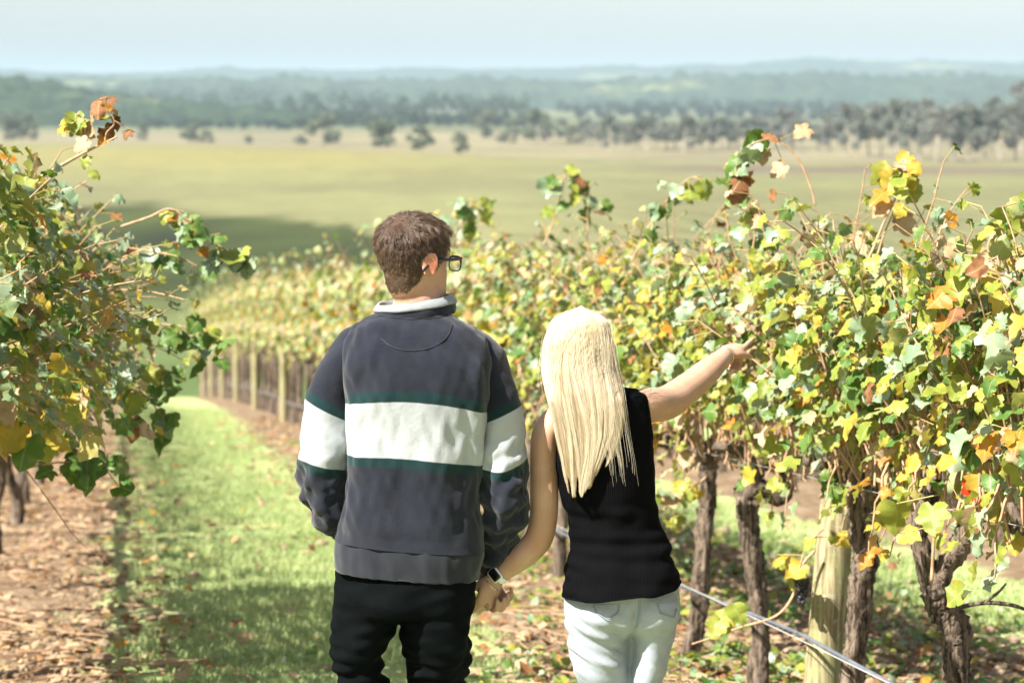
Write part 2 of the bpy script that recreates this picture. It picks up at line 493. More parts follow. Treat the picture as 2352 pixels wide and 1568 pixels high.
def tree_mesh(seed, h, w, trunk_h, n_leaf, leaf, slim=False):
    r = np.random.default_rng(seed)
    parts = []
    top = np.array([r.normal(0, 0.04 * h), r.normal(0, 0.04 * h), h * 0.86])
    trunk_pts = [(0, 0, -0.3), (r.normal(0, .02 * h), r.normal(0, .02 * h), trunk_h * 0.6), tuple(top * 0.6), tuple(top)]
    parts.append(tube(trunk_pts, [0.030 * h, 0.022 * h, 0.014 * h, 0.004 * h], 7, 10))
    clumps = []
    for k in range(11):
        z = r.uniform(trunk_h, h * 0.95); f = (z - trunk_h) / (h - trunk_h)
        rad = w * 0.5 * math.sqrt(max(0.05, 1 - (2 * f - 0.85) ** 2)) * r.uniform(0.4, 0.95)
        an = r.uniform(0, 6.28)
        c = np.array([math.cos(an) * rad, math.sin(an) * rad, z]); clumps.append((c, r.uniform(0.20, 0.34) * w * 0.75))
        s = top * (z / h * 0.75)
        parts.append(tube([s, (s + c) / 2 + [0, 0, -0.02 * h], c], [0.010 * h, 0.007 * h, 0.003 * h], 5, 6))
    clumps.append((top, 0.22 * w))
    C = []
    for c, rad in clumps:
        k = n_leaf // len(clumps); d = r.normal(size=(k, 3)); d /= np.linalg.norm(d, axis=1)[:, None]
        C.append(c + d * (rad * r.uniform(0.25, 1.0, k) ** 0.5)[:, None] * [1, 1, 0.8])
    LV, LQ = leaf_quads(np.vstack(C), leaf, r)
    return parts, LV, LQ

def foliage_mat(name, c1, c2, c3):
    m, N, L = new_mat(name)
    g = N.new('ShaderNodeNewGeometry'); oi = N.new('ShaderNodeObjectInfo')
    c = mixc(N, L, g.outputs['Random Per Island'], c1, c2)
    c = mixc(N, L, mathn(N, L, 'MULTIPLY', oi.outputs['Random'], 0.6), c, c3)
    d = N.new('ShaderNodeBsdfDiffuse'); L.new(c, d.inputs[0])
    t = N.new('ShaderNodeBsdfTranslucent'); L.new(c, t.inputs[0])
    mx = N.new('ShaderNodeMixShader'); mx.inputs[0].default_value = 0.25
    L.new(d.outputs[0], mx.inputs[1]); L.new(t.outputs[0], mx.inputs[2]); out(N, L, mx.outputs[0]); return m

gum_leaf = foliage_mat('gum_foliage', (0.11, 0.13, 0.105), (0.18, 0.19, 0.155), (0.21, 0.205, 0.18))
bush_leaf = foliage_mat('bush_foliage', (0.09, 0.115, 0.07), (0.15, 0.17, 0.11), (0.16, 0.165, 0.11))
gum_bark = simple_mat('gum_bark', (0.42, 0.38, 0.32), (0.26, 0.21, 0.17), 3.0, 0.9, 0.1)
dark_bark = simple_mat('dark_bark', (0.12, 0.09, 0.065), (0.20, 0.16, 0.12), 3.0, 0.9, 0.1)

def make_tree_kind(seed, h, w, trunk_h, n, leaf, bark, foliage):
    parts, LV, LQ = tree_mesh(seed, h, w, trunk_h, n, leaf)
    V, F = join(parts)
    return mesh_from('tree_trunk', V, F, [bark]), mesh_from('tree_crown', LV, LQ, [foliage], smooth=False)

gums = [make_tree_kind(100 + k, 14.0, 9.0 + k, 3.2 + 0.8 * k, 1100, 0.56, gum_bark, gum_leaf) for k in range(4)]
bushes = [make_tree_kind(140 + k, 7.0, 8.0, 0.7, 900, 0.44, dark_bark, bush_leaf) for k in range(3)]

def place_tree(name, kind, base, h, w, rot, label, group, ref_h, ref_w):
    e = empty(name, tuple(base), label, 'tree', group)
    e.rotation_euler = (0, 0, rot); s = h / ref_h; sw = w / ref_w
    e.scale = (sw, sw, s)
    add_obj('trunk', kind[0], e); add_obj('crown', kind[1], e)
    return e

tr = np.random.default_rng(77)
spots = [(20, 322, 52, 62), (66, 322, 56, 50), (-60, 322, 60, 80), (330, 322, 38, 30), (448, 327, 38, 55), (478, 329, 22, 30), (570, 330, 16, 24), (690, 332, 18, 34), (745, 336, 62, 72), (872, 338, 56, 80),
         (965, 345, 48, 56), (1058, 357, 46, 44), (1118, 316, 54, 56), (1165, 328, 24, 46), (1232, 328, 66, 62), (1318, 330, 38, 46), (1290, 318, 40, 40), (1180, 312, 36, 50)]
for k, (px, py, hp, wp) in enumerate(spots):
    b = ray_ground(px, py, 420); s = b[1] / PXF
    lab, grp = ('small dark shrub dotted low on the dry paddock', 'shrubs on the dry paddock') if hp < 30 else ('rounded bushy dark green tree standing alone on the dry paddock', 'scattered trees on the dry paddock')
    if (px, py) == (1058, 357): lab, grp = 'dark lopsided tree at the near edge of the paddock, just beyond the crop', None
    place_tree('paddock_tree', bushes[k % 3], b - [0, 0, .1], hp * s * 1.08, wp * s * 1.1, tr.uniform(0, 6), lab, grp, 7.0, 8.0)
spots = [(1400, 352, 82, 46), (1445, 345, 60, 50), (1485, 346, 74, 66), (1530, 345, 66, 60), (1572, 352, 82, 62), (1610, 345, 60, 60), (1652, 340, 66, 64), (1695, 338, 62, 60), (1745, 338, 66, 60), (1800, 342, 86, 70), (1842, 352, 72, 44), (1880, 345, 60, 50), (1905, 348, 80, 60), (1250, 332, 44, 40), (1345, 335, 56, 44), (1372, 340, 60, 44), (1425, 342, 58, 50), (1465, 340, 56, 50), (1508, 340, 62, 54), (1550, 342, 60, 54), (1632, 342, 62, 54), (1675, 340, 58, 54), (1720, 338, 62, 54), (1770, 340, 70, 60), (1822, 344, 70, 54)]
for k, (px, py, hp, wp) in enumerate(spots):
    b = ray_ground(px, py, 420); s = b[1] / PXF
    place_tree('gum_tree', gums[k % 4], b - [0, 0, .2], hp * s * 1.05, wp * s * 1.15, tr.uniform(0, 6), 'hazy grey green gum tree in the loose line across the dry paddock', 'gum trees lined across the paddock', 14.0, 10.0)
spots = [(1940, 358, 122, 60), (1968, 360, 110, 52), (1996, 358, 126, 56), (2022, 357, 118, 50), (2052, 360, 132, 50), (2086, 362, 128, 60), (2112, 368, 124, 62), (2150, 372, 128, 64),
         (2188, 370, 126, 60), (2226, 370, 132, 66), (2262, 370, 124, 60), (2298, 368, 128, 60), (2334, 370, 136, 66), (2372, 370, 130, 66), (2410, 370, 130, 66), (2455, 372, 126, 70), (2060, 350, 120, 60), (2130, 350, 124, 60), (2205, 352, 120, 60), (2280, 352, 128, 60), (2345, 350, 160, 70)]
for k, (px, py, hp, wp) in enumerate(spots):
    b = ray_ground(px, py, 420); s = b[1] / PXF
    place_tree('gum_tree', gums[(k * 3 + 1) % 4], b - [0, 0, .2], hp * s * 0.97, wp * s * 1.2, tr.uniform(0, 6), 'tall pale trunked gum tree in the dense stand beside the ploughed strip', 'dense stand of tall gum trees', 14.0, 10.0)

# far-off woods that read as one mass
def wood(name, rows, leaf, seed, label):
    r = np.random.default_rng(seed); C = []; tr_parts = []
    for (x0, x1, py_base, hlo, hhi, step) in rows:
        x = x0
        while x < x1:
            b = ray_ground(x, py_base + r.normal(0, 1.5), 700, 3200); s = b[1] / PXF
            h = r.uniform(hlo, hhi) * s; w = h * r.uniform(0.7, 1.1)
            for k in range(6):
                c = b + [r.normal(0, w * 0.25), r.normal(0, w * 0.3), h * r.uniform(0.35, 0.85)]
                d = r.normal(size=(26, 3)); d /= np.linalg.norm(d, axis=1)[:, None]
                C.append(c + d * (w * 0.34 * r.uniform(0.3, 1, 26))[:, None])
            tr_parts.append(tube([b, b + [0, 0, h * 0.8]], [0.03 * h, 0.01 * h], 4, 3))
            x += step * r.uniform(0.6, 1.4)
    V1, Q1 = leaf_quads(np.vstack(C), leaf, r)
    V2, F2 = join(tr_parts)
    V = np.vstack([V1, V2]); F = [np.vstack([Q1, F2[0] + len(V1)]), F2[1] + len(V1)]
    idx = np.concatenate([np.zeros(len(Q1)), np.ones(len(F2[0])), np.ones(len(F2[1]))])
    me = mesh_from(name, V, F, [wood_leaf, dark_bark], idx, smooth=False)
    add_obj(name, me, kind='stuff', label=label, category='woods')
wood_leaf = foliage_mat('wood_foliage', (0.022, 0.036, 0.018), (0.050, 0.068, 0.030), (0.04, 0.055, 0.025))
wood('distant_woods', [(300, 640, 262, 52, 66, 30), (620, 940, 282, 56, 72, 30), (930, 1215, 285, 60, 76, 28), (700, 1210, 296, 30, 44, 30), (340, 720, 296, 14, 24, 26)], 1.3, 61,
     'dark blue green woods on the rise beyond the paddock')
wood('distant_woods', [(1290, 1960, 266, 26, 38, 30), (1330, 1950, 276, 22, 32, 30), (1480, 2420, 262, 20, 34, 40)], 1.5, 62, 'thin blue belt of woods behind the gum trees')
# ------------------------------------------------------------------ people: materials
def fabric_mat(name, c1, c2, rough=0.9, weave=900.0, wear=9.0, bump_s=0.35, sheen=0.25, big=0.0, folds=None):
    m, N, L = new_mat(name)
    pos = N.new('ShaderNodeTexCoord').outputs['Object']
    f = noise_tex(N, L, wear, 5, 0.65, pos); g = noise_tex(N, L, weave, 2, 0.5, pos); k = noise_tex(N, L, 60, 4, 0.6, pos)
    c = mixc(N, L, ramp(N, L, f, 0.3, 0.7), c1, c2)
    c = mixc(N, L, mathn(N, L, 'MULTIPLY', g, 0.35), c, tuple(x * 0.6 for x in c1))
    h = mathn(N, L, 'ADD', mathn(N, L, 'MULTIPLY', g, 0.5), k)
    p = principled(N, L, c, rough, 0.15 if sheen else 0.05, bump(N, L, h, bump_s, 0.0015), Sheen_Weight=sheen, Sheen_Roughness=0.5)
    out(N, L, p.outputs[0]); return m

def sweater_mat():
    m, N, L = new_mat('striped_sweater')
    pos = N.new('ShaderNodeTexCoord').outputs['Object']
    at = N.new('ShaderNodeAttribute'); at.attribute_name = 'stripe'
    s = at.outputs['Fac']
    f = noise_tex(N, L, 10, 5, 0.65, pos); g = noise_tex(N, L, 850, 2, 0.5, pos); k = noise_tex(N, L, 70, 4, 0.6, pos)
    navy = mixc(N, L, ramp(N, L, f, 0.3, 0.72), (0.0088, 0.0115, 0.0205), (0.0160, 0.0185, 0.0290))
    green = mixc(N, L, f, (0.002, 0.020, 0.022), (0.0035, 0.029, 0.031))
    white = mixc(N, L, f, (0.37, 0.40, 0.42), (0.43, 0.45, 0.465))
    def band(lo, hi, w=0.012):
        return mathn(N, L, 'MULTIPLY', ramp(N, L, s, lo - w, lo + w), mathn(N, L, 'SUBTRACT', 1.0, ramp(N, L, s, hi - w, hi + w)))
    c = mixc(N, L, band(-0.20, 1.17, 0.03), navy, green)
    c = mixc(N, L, band(0.0, 1.0), c, white)
    c = mixc(N, L, mathn(N, L, 'MULTIPLY', g, 0.22), c, (0.02, 0.02, 0.025))
    h = mathn(N, L, 'ADD', mathn(N, L, 'MULTIPLY', g, 0.5), k)
    p = principled(N, L, c, 0.92, 0.12, bump(N, L, h, 0.6, 0.0022), Sheen_Weight=0.2, Sheen_Roughness=0.5)
    out(N, L, p.outputs[0]); return m

def skin_mat(name, c1, c2, red):
    m, N, L = new_mat(name)
    pos = N.new('ShaderNodeTexCoord').outputs['Object']
    f = noise_tex(N, L, 14, 5, 0.6, pos); k = noise_tex(N, L, 320, 3, 0.6, pos); mo = noise_tex(N, L, 38, 2, 0.4, pos)
    c = mixc(N, L, ramp(N, L, f, 0.3, 0.75), c1, c2)
    c = mixc(N, L, mathn(N, L, 'MULTIPLY', ramp(N, L, mo, 0.74, 0.80), 0.45), c, (0.20, 0.09, 0.05))
    at = N.new('ShaderNodeAttribute'); at.attribute_name = 'flush'
    c = mixc(N, L, at.outputs['Fac'], c, red)
    p = principled(N, L, c, 0.52, 0.35, bump(N, L, k, 0.12, 0.0008), Subsurface_Weight=0.25, Subsurface_Scale=0.008)
    p.inputs['Subsurface Radius'].default_value = (1.0, 0.35, 0.2)
    out(N, L, p.outputs[0]); return m

mat_sweater = sweater_mat()
mat_lining = fabric_mat('collar_lining', (0.19, 0.21, 0.215), (0.26, 0.28, 0.28), wear=30)
mat_navy = fabric_mat('navy_cotton', (0.0088, 0.0115, 0.0205), (0.0160, 0.0185, 0.0290))
mat_hem = fabric_mat('faded_navy_rib', (0.015, 0.0172, 0.0255), (0.024, 0.0258, 0.035))
mat_trouser = fabric_mat('black_denim', (0.0018, 0.0026, 0.003), (0.0034, 0.0048, 0.0053), wear=14, sheen=0.0)
mat_seam = fabric_mat('seam_thread', (0.014, 0.014, 0.02), (0.02, 0.02, 0.026))
mat_jeans = fabric_mat('washed_pale_denim', (0.30, 0.335, 0.385), (0.38, 0.41, 0.45), wear=12, weave=700, sheen=0.1)
mat_stitch = fabric_mat('denim_stitching', (0.20, 0.27, 0.33), (0.30, 0.36, 0.40))
mat_skin_m = skin_mat('skin_person_a', (0.42, 0.24, 0.155), (0.50, 0.30, 0.205), (0.48, 0.14, 0.065))
mat_skin_w = skin_mat('skin_person_b', (0.45, 0.26, 0.165), (0.53, 0.325, 0.22), (0.5, 0.18, 0.09))
mat_eye = simple_mat('eye_white', (0.75, 0.74, 0.72), (0.7, 0.68, 0.66), 30, 0.2, 0.5, 0.0)
mat_iris = simple_mat('iris', (0.03, 0.05, 0.06), (0.05, 0.08, 0.09), 300, 0.2, 0.5, 0.0)
mat_frame = simple_mat('spectacle_plastic', (0.008, 0.010, 0.020), (0.012, 0.016, 0.03), 60, 0.3, 0.5, 0.0)
mat_sole = simple_mat('shoe_sole', (0.5, 0.48, 0.44), (0.6, 0.58, 0.54), 40, 0.7, 0.3)
mat_shoe_d = simple_mat('dark_shoe', (0.02, 0.018, 0.016), (0.035, 0.03, 0.028), 30, 0.6, 0.4)
mat_shoe_l = simple_mat('pale_shoe', (0.6, 0.6, 0.58), (0.7, 0.7, 0.68), 30, 0.6, 0.4)
mat_silver = simple_mat('silver', (0.75, 0.74, 0.72), (0.85, 0.84, 0.82), 200, 0.25, 0.5, 0.0); mat_silver.node_tree.nodes['Principled BSDF'].inputs['Metallic'].default_value = 1.0
mat_strap = simple_mat('white_strap', (0.74, 0.75, 0.75), (0.8, 0.8, 0.8), 80, 0.45, 0.4, 0.05)
mat_screen = simple_mat('dark_watch_glass', (0.004, 0.004, 0.005), (0.006, 0.006, 0.007), 10, 0.12, 0.5, 0.0)

def rib_mat():
    m, N, L = new_mat('black_rib_knit')
    tc = N.new('ShaderNodeTexCoord').outputs['Object']
    sx = N.new('ShaderNodeSeparateXYZ'); L.new(tc, sx.inputs[0])
    w = mathn(N, L, 'SINE', mathn(N, L, 'MULTIPLY', sx.outputs[0], 1150.0))
    f = noise_tex(N, L, 12, 4, 0.6, tc); g = noise_tex(N, L, 500, 2, 0.5, tc)
    c = mixc(N, L, ramp(N, L, w, -0.6, 0.6), (0.0012, 0.0012, 0.0016), (0.0050, 0.0052, 0.0062))
    c = mixc(N, L, mathn(N, L, 'MULTIPLY', f, 0.4), c, (0.003, 0.003, 0.0036))
    p = principled(N, L, c, 0.9, 0.03, bump(N, L, mathn(N, L, 'ADD', w, g), 0.35, 0.001), Sheen_Weight=0.0)
    out(N, L, p.outputs[0]); return m
mat_rib = rib_mat()

def hair_mat(name, col, rough=0.4, trans=0.3, deep=None):
    m, N, L = new_mat(name)
    hi = N.new('ShaderNodeHairInfo')
    c = mixc(N, L, hi.outputs['Random'], tuple(x * 0.62 for x in col), tuple(min(1, x * 1.2) for x in col))
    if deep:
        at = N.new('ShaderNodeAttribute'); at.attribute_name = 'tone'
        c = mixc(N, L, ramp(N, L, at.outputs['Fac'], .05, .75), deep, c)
    p = principled(N, L, c, rough, 0.45)
    t = N.new('ShaderNodeBsdfTranslucent'); L.new(c, t.inputs[0])
    mx = N.new('ShaderNodeMixShader'); mx.inputs[0].default_value = trans
    L.new(p.outputs[0], mx.inputs[1]); L.new(t.outputs[0], mx.inputs[2]); out(N, L, mx.outputs[0]); return m
mat_brown_hair = hair_mat('brown_hair', (0.125, 0.078, 0.050), 0.36, 0.15)
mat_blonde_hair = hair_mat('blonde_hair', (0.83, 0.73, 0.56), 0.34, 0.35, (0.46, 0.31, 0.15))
mat_scalp_m = simple_mat('brown_hair_base', (0.05, 0.03, 0.02), (0.08, 0.05, 0.034), 90, 0.8, 0.2, 0.6, 0.003)
mat_scalp_w = simple_mat('blonde_hair_base', (0.50, 0.36, 0.19), (0.60, 0.45, 0.26), 60, 0.7, 0.2, 0.5, 0.003, stretch=(1, 1, 0.1))

def hair_object(name, strands, root_r, tip_r, mat, parent, tones=None):
    """strands: list of (k,3) arrays -> one hair curves object."""
    c = bpy.data.hair_curves.new(name)
    sizes = [len(s) for s in strands]
    c.add_curves(sizes)
    pts = np.vstack(strands).astype(np.float32)
    c.attributes['position'].data.foreach_set('vector', pts.ravel())
    rad = np.concatenate([np.linspace(root_r, tip_r, n) for n in sizes]).astype(np.float32)
    a = c.attributes.get('radius') or c.attributes.new('radius', 'FLOAT', 'POINT')
    a.data.foreach_set('value', rad)
    if tones is not None:
        a = c.attributes.new('tone', 'FLOAT', 'POINT')
        a.data.foreach_set('value', np.concatenate(tones).astype(np.float32))
    c.materials.append(mat)
    return add_obj(name, c, parent)

# ------------------------------------------------------------------ head surface shared by both people
_H = np.array([  # height, half width, front, back
    (0.00, .018, .078, .048), (0.04, .036, .092, -.010), (0.10, .048, .095, -.052), (0.20, .057, .093, -.070), (0.30, .063, .090, -.076), (0.40, .068, .088, -.081),
    (0.50, .072, .086, -.089), (0.60, .0755, .093, -.096), (0.70, .0765, .092, -.099), (0.80, .0725, .081, -.095), (0.90, .057, .054, -.074), (0.97, .031, .022, -.044), (1.0, .004, -.008, -.016)])
HEAD_H = 0.235
_Hd = catmull(_H, 240)

def head_pt(theta, h, off=0.0):
    """Point of the head: theta 0 = face, pi = back of the head; h 0 = chin, 1 = crown. Local axes: x side, y forward, z up."""
    theta = np.asarray(theta, float); h = np.asarray(h, float)
    o = np.argsort(_Hd[:, 0]); hh = _Hd[o, 0]
    w = np.interp(h, hh, _Hd[o, 1]); f = np.interp(h, hh, _Hd[o, 2]); b = np.interp(h, hh, _Hd[o, 3])
    mid, hl = (f + b) / 2, (f - b) / 2
    c, s = np.cos(theta), np.sin(theta)
    e = 2 / 2.2
    x = (w + off) * np.sign(s) * np.abs(s) ** e
    y = mid + (hl + off) * np.sign(c) * np.abs(c) ** e
    ax = np.abs(x); front = c > 0
    y = y + front * (0.024 * np.exp(-(x / .012) ** 2) * np.exp(-((h - .36) / .085) ** 2)            # nose
                     - 0.010 * np.exp(-((ax - .032) / .014) ** 2) * np.exp(-((h - .50) / .045) ** 2)  # eye sockets
                     + 0.005 * np.exp(-(x / .022) ** 2) * np.exp(-((h - .215) / .03) ** 2)            # lips
                     + 0.004 * np.exp(-((ax - .03) / .02) ** 2) * np.exp(-((h - .575) / .03) ** 2))   # brows
    z = h * HEAD_H + off * np.clip((h - 0.75) / 0.25, 0, 1)
    return np.stack([x, y, z], -1)

def head_parts(M, s=1.0):
    n, seg = 46, 48
    h = np.linspace(0.0, 1.0, n); th = np.arange(seg) / seg * 2 * math.pi
    V = head_pt(np.tile(th, n), np.repeat(h, seg))
    V = np.vstack([V, V[:seg].mean(0), V[-seg:].mean(0)])
    q, t = grid_faces(n, seg)
    parts = [(V, q[:, ::-1], t[:, ::-1])]
    for sd in (-1, 1):                                                                                 # ears
        c = np.array([sd * .0765, -.012, .49 * HEAD_H])
        R = np.array(Matrix.Rotation(sd * math.radians(-24), 3, 'Z') @ Matrix.Rotation(math.radians(-10), 3, 'X'))
        parts.append(ellipsoid(c + [sd * .006, -.006, 0], (.0065, .017, .030), 14, 10, R))
        a = np.linspace(-0.35 * math.pi, 1.25 * math.pi, 12)
        rim = np.stack([np.full(12, sd * .012), -np.sin(a) * .0 - np.cos(a) * .017 - .006, np.sin(a) * .030], 1) @ R.T + c
        parts.append(tube(rim, np.full(12, .0042), 8, 26))
    out_ = []
    for V, q, t in parts: out_.append((V * s @ M[:3, :3].T + M[:3, 3], q, t))
    return out_

def xf(M, V, s=1.0):
    return np.asarray(V, float) * s @ M[:3, :3].T + M[:3, 3]

def head_matrix(crown, yaw, pitch=0.0, roll=0.0, s=1.0):
    R = np.array(Matrix.Rotation(yaw, 3, 'Z') @ Matrix.Rotation(pitch, 3, 'X') @ Matrix.Rotation(roll, 3, 'Y'))
    M = np.eye(4); M[:3, :3] = R
    M[:3, 3] = np.asarray(crown) - R @ (np.array([0, 0.0, HEAD_H]) * s)
    return M

def hand_parts(wrist, fwd, back, curls, thumb_out, s=1.0, mirror=1, spread=0.10):
    """Palm, four fingers and a thumb. fwd: wrist to knuckles; back: out of the back of the hand; thumb side = mirror * cross(fwd, back)."""
    f = np.array(fwd, float); f /= np.linalg.norm(f)
    b = np.array(back, float); b -= f * (b @ f); b /= np.linalg.norm(b)
    sd = np.cross(f, b) * mirror
    w = np.array(wrist, float)
    W = lambda x, y, z: w + (f * x + sd * y + b * z) * s
    parts = [tube([W(-.02, 0, 0), W(.01, 0, 0), W(.045, .002, .002), W(.085, .0, .002)], [(.026 * s, .019 * s), (.029 * s, .019 * s), (.038 * s, .016 * s), (.036 * s, .013 * s)], 14, 18, side=sd)]
    lens = [(.046, .027, .021), (.050, .031, .023), (.046, .029, .022), (.036, .022, .019)]
    for k in range(4):
        y0 = .029 - k * .0195
        base = W(.080 - abs(k - 1) * .004, y0, .001)
        ang = 0.0; p = base.copy(); pts = [W(.06, y0 * .9, 0), base]; rad = [.0085 * s, .0092 * s]
        side_a = (1.5 - k) * spread
        for ln, cu, r in zip(lens[k], curls[k], (.0086, .0078, .0066)):
            ang += cu
            d = (f * math.cos(ang) - b * math.sin(ang)) + sd * side_a * math.cos(ang) * 0.5
            d /= np.linalg.norm(d); p = p + d * ln * s; pts.append(p.copy()); rad.append(r * s)
        parts.append(tube(pts, rad, 9, 26))
    tb = W(.022, .026, -.004); d0 = f * .75 + sd * thumb_out[0] - b * thumb_out[1]; d0 /= np.linalg.norm(d0)
    d1 = f * .9 + sd * thumb_out[2] - b * thumb_out[3]; d1 /= np.linalg.norm(d1)
    p1 = tb + d0 * .040 * s; p2 = p1 + d1 * .030 * s; p3 = p2 + d1 * .023 * s
    parts.append(tube([W(.0, .012, -.004), tb, p1, p2, p3], [.014 * s, .0135 * s, .0115 * s, .0095 * s, .0072 * s], 9, 24))
    return parts

def shoe_parts(ankle, yaw, s=1.0):
    c, sn = math.cos(yaw), math.sin(yaw)
    R = np.array([[c, -sn, 0], [sn, c, 0], [0, 0, 1]])
    up = [(np.array(p) * s) @ R.T + ankle for p in [(0, -.07, .03), (0, -.03, .045), (0, .05, .045), (0, .12, .03), (0, .175, .022)]]
    upper = tube(up, [(.034 * s, .034 * s), (.038 * s, .048 * s), (.042 * s, .044 * s), (.046 * s, .028 * s), (.036 * s, .018 * s)], 14, 22, side=R @ np.array([1., 0, 0]))
    so = [(np.array(p) * s) @ R.T + ankle for p in [(0, -.085, .0), (0, -.03, .0), (0, .06, .0), (0, .13, .0), (0, .19, .004)]]
    sole = tube(so, [(.034 * s, .014 * s), (.037 * s, .014 * s), (.042 * s, .014 * s), (.047 * s, .014 * s), (.034 * s, .012 * s)], 14, 20, side=R @ np.array([1., 0, 0]))
    return upper, sole

def folds(me, amp_list, seed, shear=0.0):
    """Push a garment in and out along its normals: amp_list rows (amp, freq_x, freq_y, freq_z, weight fn or None)."""
    V = verts_of(me); Nn = normals_of(me); d = np.zeros(len(V))
    for k, (amp, fx, fy, fz, wf) in enumerate(amp_list):
        n = Noise(seed + k, 3)((V + np.column_stack([V[:, 0] * 0, V[:, 0] * 0, V[:, 0] * shear])) * [fx, fy, fz], 1.0)
        n = np.sign(n) * np.abs(n) ** 0.8
        d += amp * n * (1.0 if wf is None else wf(V))
    set_verts(me, V + Nn * d[:, None])

def project_patch(poly_px, Y, me_obj_mesh, off, nx=10, ny=10):
    """A thin patch laid onto a garment: a four-cornered photo region carried onto the surface seen there."""
    V = verts_of(me_obj_mesh); polys = [tuple(p.vertices) for p in me_obj_mesh.polygons]
    tree = BVHTree.FromPolygons([tuple(v) for v in V], polys)
    c = [P(x, y, Y) for x, y in poly_px]
    o = []
    for i in range(ny):
        for j in range(nx):
            u, v = j / (nx - 1), i / (ny - 1)
            p = (c[0] * (1 - u) + c[1] * u) * (1 - v) + (c[3] * (1 - u) + c[2] * u) * v
            hit, nrm, _, _ = tree.ray_cast(Vector((p[0], Y - 0.6, p[2])), Vector((0, 1, 0)))
            if hit is None: hit, nrm, _, _ = tree.find_nearest(Vector(p))
            if nrm.y > 0: nrm = -nrm
            o.append(np.array(hit) + np.array(nrm) * off)
    return np.array(o), nx, ny

def surface_line(px_line, Y, tree, off, r, n):
    c = catmull(np.array([P(x, y, Y) for x, y in px_line]), n); o = []
    for p in c:
        hit, nrm, _, _ = tree.ray_cast(Vector((p[0], Y - 0.6, p[2])), Vector((0, 1, 0)))
        if hit is None: hit, nrm, _, _ = tree.find_nearest(Vector(p))
        o.append(np.array(hit) + np.array((0, -1, 0)) * off)
    return tube(np.array(o), np.full(len(o), r), 6, len(o) * 2)

def bvh(me):
    return BVHTree.FromPolygons([tuple(v) for v in verts_of(me)], [tuple(p.vertices) for p in me.polygons])

def px_ring(py, xl, xr, depth, dy, tilt, Y):
    a, b = P(xl, py, Y), P(xr, py, Y)
    c = (a + b) / 2
    return (c[0], c[1] + dy, c[2], (b[0] - a[0]) / 2, depth, tilt)

def local(me, origin):
    set_verts(me, verts_of(me) - np.asarray(origin)); return me

def unpx(V, Y):
    """Photo coordinates of points taken at the wearer's distance (used to place woven stripes on the cloth)."""
    px = 1176 + PXF * V[:, 0] / (Y * 1.012); 
    zc = (V[:, 2] - CAM_Z) / Y
    a = np.arctan(zc) + PITCH
    return px, 784 - PXF * np.tan(a)

# ------------------------------------------------------------------ person in the striped sweater
YM = 6.15
m_feet = np.array([P(935, 1000, YM)[0], YM, 0.0]); m_feet[2] = float(ground_z(m_feet[0], YM))
man = empty('person', tuple(m_feet), 'person walking away in navy sweater with white chest stripe and glasses', 'person', 'couple walking hand in hand')
zg = m_feet[2]
Mh = head_matrix(P(957, 497, YM), math.radians(-47), math.radians(-3), 0)
W_ = lambda px, py, dy=0.0: P(px, py, YM + dy)

# body: one continuous surface
bp = head_parts(Mh)
neck_b = W_(955, 760, 0.0)
bp.append(tube([xf(Mh, (0, -.012, .085)), W_(962, 668, .005), W_(958, 720, .0), neck_b], [(.060, .062), (.0625, .064), (.068, .07), (.085, .08)], 20, 20))
tor = [px_ring(752, 900, 1010, .06, 0, 0, YM), px_ring(800, 835, 1075, .075, 0, 0, YM), px_ring(880, 815, 1093, .10, 0, 0, YM), px_ring(1000, 815, 1085, .105, 0, 0, YM),
       px_ring(1150, 815, 1075, .10, 0, 0, YM), px_ring(1280, 800, 1080, .105, 0, 0, YM), px_ring(1380, 800, 1070, .10, 0, 0, YM)]
bp.append(ring_loft(tor, 32, 30))
larm = [W_(835, 815), W_(776, 885), W_(750, 960, -.005), W_(742, 1040, -.01), W_(742, 1110, -.01), W_(752, 1168, .01), W_(782, 1196, .10), W_(806, 1215, .20)]
rarm = [W_(1075, 815), W_(1126, 885), W_(1150, 960), W_(1158, 1040), W_(1160, 1110), W_(1160, 1175, .01), W_(1146, 1235, .06), W_(1128, 1285, .10), W_(1120, 1308, .125)]
bp.append(tube(larm, [.040, .042, .042, .04, .037, .036, .032, .026], 14, 40))
bp.append(tube(rarm, [.040, .042, .042, .04, .037, .036, .033, .027, .025], 14, 40))
mh_w = W_(1120, 1308, .125)
bp += hand_parts(mh_w, W_(1132, 1365, .125) - mh_w, (-.55, .80, .1), [(.9, 1.15, .7), (.95, 1.15, .7), (1.0, 1.15, .7), (1.05, 1.1, .7)], (.5, .5, .2, .6), .95, -1, .05)
bp += hand_parts(W_(806, 1215, .20), (.55, .55, -.62), (0.2, -.75, -.3), [(.6, .7, .4)] * 4, (.5, .4, .2, .5), 1.0, -1, .08)
hipL, hipR = W_(850, 1370), W_(1010, 1370)
kneeL = np.array([W_(826, 1000)[0], YM + .02, zg + .50]); kneeR = np.array([W_(1002, 1000)[0], YM + .09, zg + .51])
ankL = np.array([W_(830, 1000)[0], YM - .16, zg + .115]); ankR = np.array([W_(1000, 1000)[0], YM + .12, zg + .085])
ankL[2] = ground_z(ankL[0], ankL[1]) + .075; ankR[2] = ground_z(ankR[0], ankR[1]) + .075
Lk = np.array([W_(822, 1000)[0], YM + .03, zg + .50])
legL = [W_(850, 1345), W_(845, 1400), W_(833, 1450, .0), W_(820, 1500, .01), W_(825, 1560, .02), W_(828, 1640, .03), Lk + [0, -.02, -.08], (Lk + ankL) / 2 + [0, -.03, -.04], ankL + [0, -.005, .03]]
